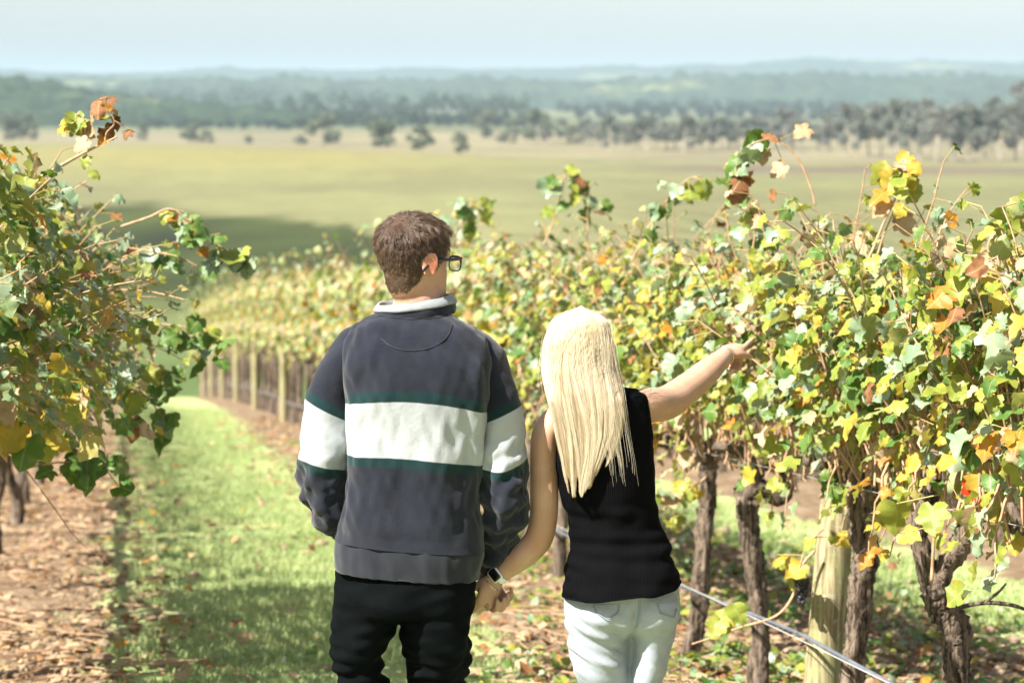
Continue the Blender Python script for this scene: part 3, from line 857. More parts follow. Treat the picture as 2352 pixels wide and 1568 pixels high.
legR = [W_(1010, 1345), W_(1006, 1400), W_(1003, 1450), W_(1004, 1500, .03), W_(1002, 1568, .05), W_(1000, 1640, .07), kneeR + [0, 0, -.08], (kneeR + ankR) / 2 + [0, -.02, -.04], ankR + [0, -.005, .03]]
for lg, an in ((legL, ankL), (legR, ankR)):
    bp.append(tube(lg + [an], [.062, .062, .058, .054, .048, .047, .044, .042, .036, .034], 14, 40))
for a in (ankL, ankR): bp.append(tube([a, a + [0, .03, -.03], a + [0, .12, -.04]], [.036, .036, .03], 10, 12))
me = remesh('person_body', bp, 0.0048, 5, 0.5, [mat_skin_m])
V = verts_of(me)
ear_c = xf(Mh, (.082, -.016, .49 * HEAD_H)); hv = mh_w
d = np.linalg.norm((V - ear_c) * [1, 1, .7], axis=1)
attr_float(me, 'flush', np.clip(1.2 - d / .022, 0, .75) + np.clip(1 - np.linalg.norm(V - xf(Mh, (0, .098, .215 * HEAD_H)), axis=1) / .02, 0, .6))
add_obj('body', local(me, m_feet), man)

# eyes and spectacles
for sd in (-1, 1):
    V, q, t = ellipsoid((sd * .032, .068, .50 * HEAD_H), (.012, .012, .012), 16, 12)
    eo = add_obj('eye', mesh_from('eye', xf(Mh, V) - m_feet, [q, t], [mat_eye]), man)
    V, q, t = ellipsoid((sd * .032, .0785, .50 * HEAD_H), (.0055, .002, .0055), 14, 8)
    add_obj('iris', mesh_from('iris', xf(Mh, V) - m_feet, [q, t], [mat_iris]), eo)
zE = .515 * HEAD_H
fr = []
for sd in (-1, 1):
    a = np.arange(20) / 20 * 2 * math.pi
    rx, rz = .026, .0185
    ring = np.stack([sd * .034 + rx * np.sign(np.cos(a)) * np.abs(np.cos(a)) ** .6, np.full(20, .109) - .006 * (np.cos(a) * sd + 1) / 2, zE - .004 + rz * np.sign(np.sin(a)) * np.abs(np.sin(a)) ** .7], 1)
    ring = np.vstack([ring, ring[:2]])
    rr_ = np.where(ring[:, 2] > zE + .004, .0030, .0016)
    fr.append(tube(ring, rr_, 8, 60, round_ends=False))
    fr.append(tube([(sd * .060, .104, zE + .010), (sd * .068, .097, zE + .011)], [.0034, .0034], 8, 6))
fr.append(tube([(-.009, .110, zE + .003), (0, .112, zE + .006), (.009, .110, zE + .003)], [.002, .002, .002], 8, 10))
V, F = join(fr)
gl = add_obj('glasses', mesh_from('glasses', xf(Mh, V) - m_feet, F, [mat_frame]), man)
for sd in (-1, 1):
    V, q, t = tube([(sd * .068, .098, zE + .011), (sd * .0795, .05, zE + .008), (sd * .0835, .005, zE + .006), (sd * .0835, -.020, zE - .003), (sd * .083, -.043, zE - .020)],
                   [(.0018, .0042), (.0018, .0042), (.0018, .0038), (.002, .0036), (.0022, .004)], 8, 30, side=(1, 0, 0))
    if sd < 0: V = V * [.94, 1, 1]
    add_obj('temple_arm', mesh_from('temple_arm', xf(Mh, V) - m_feet, [q, t], [mat_frame]), gl)
lm, N, L = new_mat('lens_glass')
g = N.new('ShaderNodeBsdfGlossy'); g.inputs['Roughness'].default_value = .02; tp = N.new('ShaderNodeBsdfTransparent'); tp.inputs[0].default_value = (.93, .96, .95, 1)
mx = N.new('ShaderNodeMixShader')
mx.inputs[0].default_value = .10; L.new(tp.outputs[0], mx.inputs[1]); L.new(g.outputs[0], mx.inputs[2]); out(N, L, mx.outputs[0])
for sd in (-1, 1):
    a = np.arange(20) / 20 * 2 * math.pi
    x = .0255 * np.sign(np.cos(a)) * np.abs(np.cos(a)) ** .6; z = .018 * np.sign(np.sin(a)) * np.abs(np.sin(a)) ** .7
    V = []
    for yo in (0, -.0018): V.append(np.stack([sd * .034 + x, .1095 - .006 * (x * sd / .026 + 1) / 2 + yo, zE - .004 + z], 1))
    V = np.vstack(V + [[V[0].mean(0)], [V[1].mean(0)]]); q, t = grid_faces(2, 20)
    add_obj('lens', mesh_from('lens', xf(Mh, V) - m_feet, [q, t], [lm]), gl)

# hair: cap plus strands
def hairline(th):
    """Lowest head height that carries hair, by angle from the face (short back and sides)."""
    a = np.abs((np.asarray(th) + math.pi) % (2 * math.pi) - math.pi)
    return np.interp(a, [0, .45, .85, 1.05, 1.2, 1.36, 1.5, 1.62, 1.85, 2.1, 2.5, 3.15], [.87, .86, .84, .80, .70, .52, .45, .62, .46, .28, .19, .165])
nh, sg = 34, 72
th = np.arange(sg) / sg * 2 * math.pi
hl = hairline(th)
u = np.linspace(0, 1, nh)[:, None]
hh = hl[None] + (1.0 - hl[None]) * u ** .9
offs = np.interp(hh, [.15, .4, .7, .9, 1.0], [.0003, .0015, .005, .009, .010]) * np.clip(u * 6, .15, 1)
V = head_pt(np.tile(th, (nh, 1)).ravel(), hh.ravel(), offs.ravel())
V += Noise(55, 3)(V, 70)[:, None] * .0008
V = np.vstack([V, V[:sg].mean(0), V[-sg:].mean(0) + [0, 0, .001]])
q, t = grid_faces(nh, sg)
hair = add_obj('hair', mesh_from('hair_cap', xf(Mh, V) - m_feet, [q[:, ::-1], t[sg:, ::-1]], [mat_scalp_m]), man)
r = np.random.default_rng(5)
ns_ = 15000
th = r.uniform(-math.pi, math.pi, ns_ * 2); hv_ = r.uniform(.14, .995, ns_ * 2)
keep = (hv_ > hairline(th) + r.normal(0, .012, len(th))) & (r.uniform(size=len(th)) < np.interp(hv_, [.2, .7, .9, 1], [1, 1, .75, .35]))
th, hv_ = th[keep][:ns_], hv_[keep][:ns_]
root = head_pt(th, hv_, np.interp(hv_, [.2, .4, .7, 1], [.0, .002, .004, .007]))
nrm = root - np.array([0, -.004, .55 * HEAD_H]); nrm /= np.linalg.norm(nrm, axis=1)[:, None]
crown = np.array([.012, -.066, .93 * HEAD_H])
flow = root - crown; flow -= nrm * (flow * nrm).sum(1)[:, None]; flow /= np.linalg.norm(flow, axis=1)[:, None] + 1e-6
top_f = np.clip((hv_ - .72) / .2, 0, 1)
cl = Noise(8, 3)(root, 45)[:, None]; cl2 = Noise(9, 3)(root, 45)[:, None]
side_v = np.cross(nrm, flow)
flow = flow + side_v * (cl * .55) + np.array([0, 0, -.25]) * (1 - top_f)[:, None]
flow /= np.linalg.norm(flow, axis=1)[:, None]
ln = np.interp(hv_, [.15, .3, .45, .6, .8, .9, 1.0], [.003, .004, .007, .012, .021, .030, .030]) * r.uniform(.7, 1.2, len(th))
lift = np.interp(hv_, [.2, .4, .6, .8, 1], [.08, .14, .20, .30, .40]) + .22 * cl2[:, 0] + r.normal(0, .10, len(th))
front = np.clip((root[:, 1] - .03) / .05, 0, 1) * top_f
lift = lift + front * .7
ts = np.linspace(0, 1, 6)
strands = root[:, None] + (flow[:, None] * (ts[None, :, None] * ln[:, None, None])) + nrm[:, None] * ((ts * (1.25 - .7 * ts))[None, :, None] * (ln * lift)[:, None, None])
strands[:, :, 2] -= (ts ** 2)[None] * (ln * .25 * (1 - front))[:, None]
strands = xf(Mh, strands.reshape(-1, 3)).reshape(strands.shape) - m_feet
hair_object('hair_strands', list(strands), .00055, .00022, mat_brown_hair, hair)

# sweater
rings = [px_ring(706, 884, 1032, .070, .0, .06, YM), px_ring(722, 862, 1046, .082, .0, .03, YM), px_ring(738, 828, 1072, .093, .0, 0, YM), px_ring(758, 797, 1105, .104, 0, 0, YM), px_ring(785, 781, 1122, .115, -.004, 0, YM),
         px_ring(830, 779, 1127, .128, -.008, 0, YM), px_ring(880, 787, 1122, .135, -.010, -.02, YM), px_ring(940, 794, 1114, .138, -.008, -.03, YM), px_ring(1010, 796, 1106, .138, -.004, -.05, YM), px_ring(1080, 794, 1100, .138, 0, -.07, YM),
         px_ring(1150, 783, 1106, .138, 0, -.08, YM), px_ring(1205, 768, 1117, .141, 0, -.08, YM), px_ring(1246, 763, 1117, .140, 0, -.08, YM)]
V, q, t = ring_loft(rings, 128, 130, 2.5)
me = mesh_from('sweater', V, [q, t[:128]], [mat_sweater])
z_hem = V[:, 2].min()
def even(V): return np.clip((V[:, 2] - z_hem - .02) / .08, .06, 1)
def low(V): return np.clip((1.12 + zg - V[:, 2] + .0) / .25, .15, 1) * even(V)
folds(me, [(.0060, 5, 5, 2.2, even), (.0062, 9, 9, 4.5, low), (.0022, 24, 24, 10, even), (.0022, 4, 4, 26, lambda V: np.clip((zg + 1.02 - V[:, 2]) / .1, 0, 1) * even(V))], 300)
V = verts_of(me); Nn = normals_of(me)
# creases that run from the armpits and the sag above the hem band
px, py = unpx(V, YM)
cr = np.exp(-((px - (812 + (py - 850) * .02)) / 16) ** 2) * np.clip((py - 790) / 60, 0, 1) * np.clip((1090 - py) / 60, 0, 1)
cr += np.exp(-((px - 1098) / 14) ** 2) * np.clip((py - 800) / 60, 0, 1) * np.clip((1120 - py) / 60, 0, 1)
bl = np.exp(-((py - 1225 - (px - 940) * .06) / 30) ** 2)
set_verts(me, V + Nn * (bl * .007 - cr * .010)[:, None])
top = 907 + .00085 * (px - 920) ** 2; bot = 1034 + .0005 * (px - 870) ** 2
attr_float(me, 'stripe', (py - top) / (bot - top))
sweater_tree = bvh(me)
sw_mesh = me
sweater = add_obj('sweater', me, man)
seam = surface_line([(882, 768), (900, 782), (930, 791), (960, 793), (990, 788), (1015, 776), (1032, 760), (1040, 738)], YM, sweater_tree, .0008, .0016, 40)
V, q, t = seam; add_obj('neck_seam', mesh_from('neck_seam', V - m_feet, [q, t], [mat_seam]), sweater)
V, q, t = surface_line([(862, 716), (900, 722), (955, 725), (1010, 722), (1040, 716)], YM, sweater_tree, .0008, .0014, 30)
add_obj('neck_seam', mesh_from('neck_seam', V - m_feet, [q, t], [mat_seam]), sweater)
local(me, m_feet)

# hem band
rings = [px_ring(1236, 776, 1106, .130, 0, -.08, YM), px_ring(1252, 770, 1111, .1335, 0, -.08, YM), px_ring(1276, 768, 1108, .133, 0, -.08, YM), px_ring(1300, 769, 1101, .130, 0, -.08, YM), px_ring(1313, 770, 1098, .128, 0, -.08, YM), px_ring(1309, 773, 1094, .124, 0, -.08, YM)]
V, q, t = ring_loft(rings, 160, 40, 2.5)
me = mesh_from('hem_band', V, [q], [mat_hem])
folds(me, [(.0010, 6, 6, 2, None), (.0014, 22, 22, 6, None)], 320)
add_obj('hem_band', local(me, m_feet), sweater)

# sleeves
def sleeve(path, rad, name, top_fn, bot_fn, seed, dents):
    V, q, t = tube(path, rad, 64, 120)
    me = mesh_from(name, V, [q, t], [mat_sweater])
    folds(me, [(.0045, 6, 6, 5, None), (.0055, 11, 11, 15, dents), (.0016, 26, 26, 26, dents)], seed)
    V = verts_of(me); px, py = unpx(V, YM)
    a, b = top_fn(px), bot_fn(px)
    attr_float(me, 'stripe', (py - a) / (b - a))
    return add_obj('sleeve', local(me, m_feet), sweater)
dl = lambda V: np.clip((zg + 1.28 - V[:, 2]) / .15, .15, 1)
lpath = [W_(844, 794), W_(809, 816), W_(777, 866), W_(756, 930, -.004), W_(744, 990, -.008), W_(740, 1050, -.012), W_(741, 1110, -.012), W_(752, 1160, .005), W_(782, 1190, .09), W_(806, 1210, .18)]
sleeve(lpath, [.056, .064, .0615, .060, .0625, .0635, .060, .056, .050, .042], 'sleeve', lambda x: 915 + .52 * (x - 708), lambda x: 1046 + .26 * np.clip(x - 683, 0, 200) - .0 * x, 340, dl)
rpath = [W_(1068, 794), W_(1100, 816), W_(1129, 866), W_(1146, 930), W_(1153, 990), W_(1155, 1050), W_(1160, 1110), W_(1163, 1165, .005), W_(1152, 1222, .05), W_(1134, 1268, .09), W_(1121, 1296, .115)]
sleeve(rpath, [.056, .062, .058, .055, .060, .064, .061, .056, .048, .040, .033], 'sleeve', lambda x: 970 - .46 * (x - 1108), lambda x: 1075 - .0042 * (x - 1140) ** 2, 350, dl)

# collar: navy stand folded over a pale lining, higher on one side
cz = W_(953, 700)
def collar_ring(py, hw, dep, tilt, dx=0):
    a = P(953 + dx - hw, py, YM); b = P(953 + dx + hw, py, YM); c = (a + b) / 2
    return (c[0], c[1] + .004, c[2], hw / 903.0, dep, tilt)
V, q, t = ring_loft([collar_ring(724, 94, .090, .07), collar_ring(714, 95, .091, .09), collar_ring(703, 93, .090, .11), collar_ring(697, 90, .086, .12)], 96, 20, 2.2)
me = mesh_from('collar', V, [q], [mat_navy]); folds(me, [(.0015, 14, 14, 14, None)], 360)
co = add_obj('collar', local(me, m_feet), sweater)
V, q, t = ring_loft([collar_ring(706, 95, .092, .10), collar_ring(703, 97, .0935, .10), collar_ring(696, 93, .090, .12), collar_ring(688, 86, .083, .13), collar_ring(687, 82, .079, .13), collar_ring(700, 76, .074, .12)], 96, 34, 2.2)
me = mesh_from('collar_lining', V, [q], [mat_lining]); folds(me, [(.0016, 12, 12, 12, None)], 362)
add_obj('collar_lining', local(me, m_feet), co, label='pale grey lining folded out over the collar')

# trousers
tp_ = [ring_loft([px_ring(1290, 785, 1085, .11, 0, -.06, YM), px_ring(1330, 774, 1096, .12, 0, -.03, YM), px_ring(1370, 771, 1095, .125, -.005, 0, YM), px_ring(1400, 772, 1092, .115, 0, 0, YM)], 40, 24)]
tp_.append(tube(legL, [(.082, .10), (.084, .10), (.077, .095), (.072, .088), (.062, .078), (.060, .074), (.058, .066), (.055, .062), (.050, .055)], 28, 60, side=(1, 0, 0)))
tp_.append(tube(legR, [(.086, .10), (.092, .10), (.090, .097), (.083, .09), (.071, .08), (.065, .075), (.060, .066), (.056, .062), (.050, .055)], 28, 60, side=(1, 0, 0)))
me = remesh('trousers', tp_, .0075, 4, .5, [mat_trouser])
knee_w = lambda V: np.exp(-((V[:, 2] - (zg + .56)) / .10) ** 2) + .25 + np.exp(-((V[:, 2] - (zg + .12)) / .08) ** 2)
folds(me, [(.005, 5, 5, 5, None), (.006, 6, 6, 22, knee_w)], 380)
add_obj('trousers', local(me, m_feet), man)
for a, yw in ((ankL, .08), (ankR, -.1)):
    b = a.copy(); b[2] = ground_z(a[0], a[1] + .05) + .016
    up, so = shoe_parts(b, yw)
    sh = add_obj('shoe', mesh_from('shoe', up[0] - m_feet, [up[1], up[2]], [mat_shoe_d]), man)
    add_obj('sole', mesh_from('sole', so[0] - m_feet, [so[1], so[2]], [mat_sole]), sh)

# ------------------------------------------------------------------ person in the black knit top
YW = 6.22
w_feet = np.array([P(1415, 1000, YW)[0], YW, 0.0]); w_feet[2] = float(ground_z(w_feet[0], YW))
zw = w_feet[2]
woman = empty('person', tuple(w_feet), 'person with long blonde hair in black sleeveless top pointing over the vines', 'person', 'couple walking hand in hand')
S_ = lambda px, py, dy=0.0: P(px, py, YW + dy)
HS = .93
Mw = head_matrix(S_(1338, 716), math.radians(-18), math.radians(-2), math.radians(-3), HS)
bp = head_parts(Mw, HS)
bp.append(tube([xf(Mw, (0, -.012, .085), HS), S_(1345, 865, .01), S_(1358, 905, .01), S_(1366, 940, .01)], [(.046, .048), (.046, .05), (.05, .053), (.07, .06)], 18, 18))
tor = [px_ring(908, 1310, 1420, .05, 0, .15, YW), px_ring(940, 1268, 1470, .07, 0, .18, YW), px_ring(1000, 1282, 1482, .085, 0, .10, YW), px_ring(1090, 1295, 1488, .088, 0, .05, YW), px_ring(1190, 1318, 1500, .085, 0, 0, YW),
       px_ring(1290, 1312, 1530, .09, .01, 0, YW), px_ring(1370, 1312, 1540, .085, .02, 0, YW), px_ring(1410, 1330, 1525, .07, .03, 0, YW)]
bp.append(ring_loft(tor, 32, 34))
# arm held back by the partner
la = [S_(1275, 968), S_(1254, 1000, -.005), S_(1249, 1060, -.012), S_(1250, 1130, -.016), S_(1248, 1190, -.016), S_(1236, 1238, -.012), S_(1204, 1272, -.010), S_(1170, 1300, .0), S_(1147, 1318, .008)]
bp.append(tube(la, [(.040, .046), (.038, .046), (.0365, .043), (.0375, .041), (.037, .039), (.037, .038), (.035, .037), (.029, .030), (.0235, .026)], 18, 50))
wl_ = S_(1140, 1325, .010)
bp += hand_parts(wl_, S_(1120, 1372, .004) - wl_, (.60, -.75, .25), [(.60, .95, .75), (.65, .95, .75), (.7, 1.0, .75), (.75, 1.0, .75)], (.35, .55, .1, .7), .90, 1, .05)
# pointing arm
ra = [S_(1462, 935, .0), S_(1492, 930, .03), S_(1530, 925, .12), S_(1568, 900, .21), S_(1598, 876, .28), S_(1628, 850, .36), S_(1652, 828, .44), S_(1668, 815, .49)]
bp.append(tube(ra, [(.046, .046), (.049, .046), (.0475, .045), (.044, .042), (.041, .038), (.0375, .034), (.029, .027), (.0235, .024)], 18, 50))
wr = S_(1668, 815, .49)
kn = S_(1690, 797, .57)
bp += hand_parts(wr, kn - wr, (-.32, -.72, .62), [(-.10, .02, .04), (1.15, 1.35, .7), (1.2, 1.35, .7), (1.2, 1.3, .7)], (.30, .25, .05, .30), .93, 1, .07)
hipL, hipR = S_(1375, 1420), S_(1490, 1420)
kL = np.array([S_(1392, 1000)[0], YW + .05, zw + .45]); kR = np.array([S_(1470, 1000)[0], YW - .02, zw + .45])
aL = np.array([S_(1402, 1000)[0], YW + .14, 0]); aR = np.array([S_(1458, 1000)[0], YW - .2, 0])
aL[2] = ground_z(aL[0], aL[1]) + .07; aR[2] = ground_z(aR[0], aR[1]) + .07
wlegL = [S_(1374, 1395), S_(1373, 1440, .0), S_(1378, 1490, .0), S_(1388, 1568, .015), S_(1392, 1650, .03), kL + [0, -.005, -.05], (kL + aL) / 2 + [0, -.02, -.03], aL + [0, 0, .03]]
wlegR = [S_(1492, 1395), S_(1498, 1440, .0), S_(1494, 1490, .0), S_(1477, 1568, -.005), S_(1468, 1650, -.01), kR + [0, -.005, -.05], (kR + aR) / 2 + [0, -.02, -.03], aR + [0, 0, .03]]
for lg, an in ((wlegL, aL), (wlegR, aR)):
    bp.append(tube(lg + [an], [.055, .050, .042, .034, .036, .038, .037, .033, .030], 14, 40))
for a in (aL, aR): bp.append(tube([a, a + [0, .03, -.03], a + [0, .11, -.04]], [.032, .032, .027], 10, 12))
me = remesh('person_body', bp, 0.0045, 4, 0.5, [mat_skin_w])
V = verts_of(me)
attr_float(me, 'flush', np.clip(.35 - np.linalg.norm(V - S_(1240, 1240, -.04), axis=1) / .15, 0, .35) + np.clip(1 - np.linalg.norm(V - xf(Mw, (0, .098, .215 * HEAD_H), HS), axis=1) / .02, 0, .6))
add_obj('body', local(me, w_feet), woman)
for sd in (-1, 1):
    V, q, t = ellipsoid((sd * .032, .068, .50 * HEAD_H), (.012, .012, .012), 16, 12)
    eo = add_obj('eye', mesh_from('eye', xf(Mw, V, HS) - w_feet, [q, t], [mat_eye]), woman)
    V, q, t = ellipsoid((sd * .032, .0785, .50 * HEAD_H), (.0055, .002, .0055), 14, 8)
    add_obj('iris', mesh_from('iris', xf(Mw, V, HS) - w_feet, [q, t], [mat_iris]), eo)

# sleeveless knit top
rings = [px_ring(890, 1322, 1408, .062, .0, .20, YW), px_ring(904, 1296, 1440, .075, .0, .22, YW), px_ring(918, 1270, 1466, .086, 0, .24, YW), px_ring(934, 1256, 1484, .094, 0, .24, YW), px_ring(960, 1258, 1492, .100, 0, .20, YW),
         px_ring(1000, 1270, 1499, .104, 0, .13, YW), px_ring(1060, 1279, 1505, .108, 0, .07, YW), px_ring(1130, 1292, 1508, .104, 0, .02, YW), px_ring(1180, 1302, 1513, .102, 0, 0, YW), px_ring(1230, 1303, 1530, .107, 0, .0, YW),
         px_ring(1280, 1297, 1546, .128, -.008, .05, YW), px_ring(1320, 1293, 1556, .146, -.012, .09, YW), px_ring(1347, 1290, 1562, .152, -.012, .11, YW), px_ring(1344, 1293, 1559, .149, -.012, .11, YW)]
V, q, t = ring_loft(rings, 128, 130, 2.35)
me = mesh_from('knit_top', V, [q], [mat_rib])
folds(me, [(.003, 5, 5, 3, None), (.0035, 4, 4, 18, lambda V: np.exp(-((V[:, 2] - (zw + .93)) / .12) ** 2)), (.0015, 12, 12, 14, None)], 420)
add_obj('sleeveless_top', local(me, w_feet), woman)

# jeans
jp = [ring_loft([px_ring(1310, 1306, 1546, .108, 0, 0, YW), px_ring(1350, 1297, 1559, .116, 0, 0, YW), px_ring(1395, 1294, 1566, .120, 0, 0, YW), px_ring(1430, 1297, 1560, .112, 0, 0, YW), px_ring(1455, 1304, 1550, .09, .02, 0, YW)], 48, 26, 2.2)]
jp.append(ellipsoid(S_(1390, 1404, -.046), (.080, .078, .082)))
jp.append(ellipsoid(S_(1494, 1402, -.046), (.078, .078, .082)))
jp.append(tube(wlegL, [(.088, .108), (.086, .106), (.078, .094), (.066, .079), (.060, .070), (.056, .062), (.055, .060), (.052, .056)], 30, 60, side=(1, 0, 0)))
jp.append(tube(wlegR, [(.078, .105), (.068, .100), (.055, .088), (.044, .072), (.045, .066), (.054, .060), (.055, .060), (.052, .056)], 30, 60, side=(1, 0, 0)))
me = remesh('jeans', jp, .0062, 3, .5, [mat_jeans])
under = lambda V: np.exp(-((V[:, 2] - (zw + .68)) / .10) ** 2) * np.clip((S_(1440, 1400)[0] - V[:, 0]) / .03, 0.15, 1) + .10
folds(me, [(.0030, 5, 5, 5, None), (.0042, 4.5, 4, 17, under), (.0012, 9, 9, 40, under)], 440, .55)
V = verts_of(me); Nn = normals_of(me)
px, py = unpx(V, YW)
cl_ = np.exp(-((px - np.interp(py, [1350, 1440, 1600], [1461, 1452, 1449])) / 9.0) ** 2) * np.interp(py, [1352, 1385, 1430, 1600], [0, .5, 1, 1]) * (Nn[:, 1] < .2)
fold_ = np.exp(-((py - 1436 - np.abs(px - 1452) * -.12) / 9.0) ** 2) * np.interp(np.abs(px - 1452), [0, 60, 95], [1, .6, 0]) * (Nn[:, 1] < .2)
set_verts(me, V + np.column_stack([V[:, 0] * 0, cl_ * .020 + fold_ * .006, V[:, 0] * 0]))
jt = bvh(me)
jeans = add_obj('jeans', me, woman)
for poly in ([(1362, 1366), (1417, 1362), (1415, 1386), (1385, 1400)], [(1503, 1358), (1556, 1358), (1550, 1388), (1511, 1380)]):
    pass
pk = [([(1356, 1366), (1418, 1366), (1413, 1384), (1368, 1384)], [(1418, 1366), (1414, 1384), (1390, 1399), (1368, 1384), (1356, 1366)]),
      ([(1503, 1364), (1552, 1364), (1549, 1380), (1510, 1380)], [(1503, 1364), (1510, 1384), (1544, 1398), (1551, 1376), (1553, 1364)])]
for poly, line in pk:
    V, nx, ny = project_patch(poly, YW, me, .0022, 12, 10)
    k = np.arange(ny - 1)[:, None] * nx; j = np.arange(nx - 1)[None]
    q = np.stack([k + j, k + j + 1, k + nx + j + 1, k + nx + j], -1).reshape(-1, 4)
    po = add_obj('back_pocket', mesh_from('back_pocket', V - w_feet, q[:, ::-1], [mat_jeans]), jeans)
    for sc in (1.0, .90):
        cx = np.mean([p[0] for p in line]); cy = np.mean([p[1] for p in line])
        ln_ = [(cx + (x - cx) * sc, cy + (y - cy) * sc) for x, y in line]
        pts = []
        for a_i in range(len(ln_) - 1):
            for tt_ in np.linspace(0, 1, 8, endpoint=False): pts.append((ln_[a_i][0] * (1 - tt_) + ln_[a_i + 1][0] * tt_, ln_[a_i][1] * (1 - tt_) + ln_[a_i + 1][1] * tt_))
        V2, q2, t2 = surface_line(pts, YW, jt, .0030, .0008, len(pts))
        add_obj('stitching', mesh_from('stitching', V2 - w_feet, [q2, t2], [mat_stitch]), po)
V, q, t = surface_line([(1462, 1356), (1461, 1380), (1459, 1405), (1452, 1425)], YW, jt, .0008, .0012, 24)
add_obj('centre_seam', mesh_from('centre_seam', V - w_feet, [q, t], [mat_stitch]), jeans)
V, q, t = surface_line([(1466, 1356), (1465, 1380), (1463, 1405), (1456, 1425)], YW, jt, .0008, .0008, 24)
add_obj('centre_seam', mesh_from('centre_seam', V - w_feet, [q, t], [mat_stitch]), jeans)
local(me, w_feet)
for a, yw in ((aL, .05), (aR, -.05)):
    b = a.copy(); b[2] = ground_z(a[0], a[1] + .05) + .015
    up, so = shoe_parts(b, yw, .9)
    sh = add_obj('shoe', mesh_from('shoe', up[0] - w_feet, [up[1], up[2]], [mat_shoe_l]), woman)
    add_obj('sole', mesh_from('sole', so[0] - w_feet, [so[1], so[2]], [mat_sole]), sh)

# watch and bracelets
def wrist_ring(c, axis, rx, ry, tube_rx, tube_ry, n=40, side=(1, 0, 0)):
    ax = np.array(axis, float); ax /= np.linalg.norm(ax)
    s1 = np.array(side, float); s1 -= ax * (s1 @ ax); s1 /= np.linalg.norm(s1); s2 = np.cross(ax, s1)
    a = np.linspace(0, 2 * math.pi, n)
    ring = np.asarray(c) + s1 * (np.cos(a) * rx)[:, None] + s2 * (np.sin(a) * ry)[:, None]
    return tube(ring, np.tile([tube_rx, tube_ry], (n, 1)), 8, n * 2, side=ax, round_ends=False), ax, s1, s2
wc = S_(1147, 1317, .008); wax = S_(1140, 1325, .010) - S_(1180, 1290, -.004)
(Vq, q, t), ax, s1, s2 = wrist_ring(wc, wax, .0275, .0275, .010, .0016, side=(.7, -.1, .7))
watch = add_obj('wristwatch', mesh_from('watch_strap', Vq - w_feet, [q, t], [mat_strap]), woman, label='white strapped watch with a dark rectangular face')
fc = np.array((-.10, -.88, .30)); fc -= ax * (fc @ ax); fc /= np.linalg.norm(fc); sd_ = np.cross(ax, fc)
def slab(c, x, y, z, hx, hy, hz, bev=.25):
    o = []
    for zz, k in ((-1, 1.0), (.6, 1.0), (1, 1 - bev)):
        a = np.arange(24) / 24 * 2 * math.pi
        sx_ = np.sign(np.cos(a)) * np.abs(np.cos(a)) ** .35; sy_ = np.sign(np.sin(a)) * np.abs(np.sin(a)) ** .35
        o.append(c + x * (sx_ * hx * k)[:, None] + y * (sy_ * hy * k)[:, None] + z * (zz * hz))
    V = np.vstack(o + [o[0].mean(0, keepdims=True), o[-1].mean(0, keepdims=True)]); q, t = grid_faces(3, 24)
    return V, q, t
V, q, t = slab(wc + fc * .030, sd_, ax, fc, .0185, .0150, .0045)
case = add_obj('watch_case', mesh_from('watch_case', V - w_feet, [q, t], [mat_strap]), watch)
V, q, t = slab(wc + fc * .0335, sd_, ax, fc, .0165, .0118, .0022)
add_obj('watch_face', mesh_from('watch_face', V - w_feet, [q, t], [mat_screen]), case)
(Vq, q, t), *_x = wrist_ring(S_(1131, 1336, .010), wax, .030, .026, .0011, .0011, side=(.7, -.1, .7))
add_obj('bracelet', mesh_from('bracelet', Vq - w_feet, [q, t], [mat_silver]), woman)
(Vq, q, t), *_x = wrist_ring(S_(1664, 818, .475), S_(1668, 815, .49) - S_(1640, 838, .40), .0265, .0265, .0011, .0011)
br = add_obj('bracelet', mesh_from('bracelet', Vq - w_feet, [q, t], [mat_silver]), woman)

# long blonde hair: base shell over the skull, and strands that fall down the back in locks
nh, sg = 30, 64
th = np.arange(sg) / sg * 2 * math.pi
a = np.abs((th + math.pi) % (2 * math.pi) - math.pi)
hl = np.interp(a, [0, .6, 1.0, 1.3, 3.15], [.88, .84, .62, .40, .25])
u = np.linspace(0, 1, nh)[:, None]; hh = hl[None] + (1 - hl[None]) * u
V = head_pt(np.tile(th, (nh, 1)).ravel(), hh.ravel(), np.full(nh * sg, .003))
V = np.vstack([V, V[:sg].mean(0), V[-sg:].mean(0) + [0, 0, .001]]); q, t = grid_faces(nh, sg)
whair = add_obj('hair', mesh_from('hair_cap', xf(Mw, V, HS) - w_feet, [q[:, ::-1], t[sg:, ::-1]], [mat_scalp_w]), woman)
r = np.random.default_rng(15)
LY = np.array([703, 716, 740, 790, 850, 900, 950, 1000, 1050, 1100, 1140], float)
LL = np.array([1322, 1288, 1265, 1248, 1243, 1250, 1262, 1277, 1292, 1303, 1311], float)
LR = np.array([1348, 1374, 1398, 1408, 1415, 1427, 1434, 1430, 1412, 1386, 1368], float)
def wave(u, f, seed):
    q = np.random.default_rng(seed); a = q.uniform(.5, 1.5, 5) * f; p_ = q.uniform(0, 6.28, 5)
    return np.sin(np.asarray(u)[..., None] * a * math.pi + p_).sum(-1) / 1.6
def P_many(px, py, Y):
    uu = (px - 1176.0) / PXF; vv = (784.0 - py) / PXF
    dy_ = CP + vv * SP; k_ = Y / dy_
    return np.stack([uu * k_, Y, CAM_Z + (-SP + vv * CP) * k_], -1)
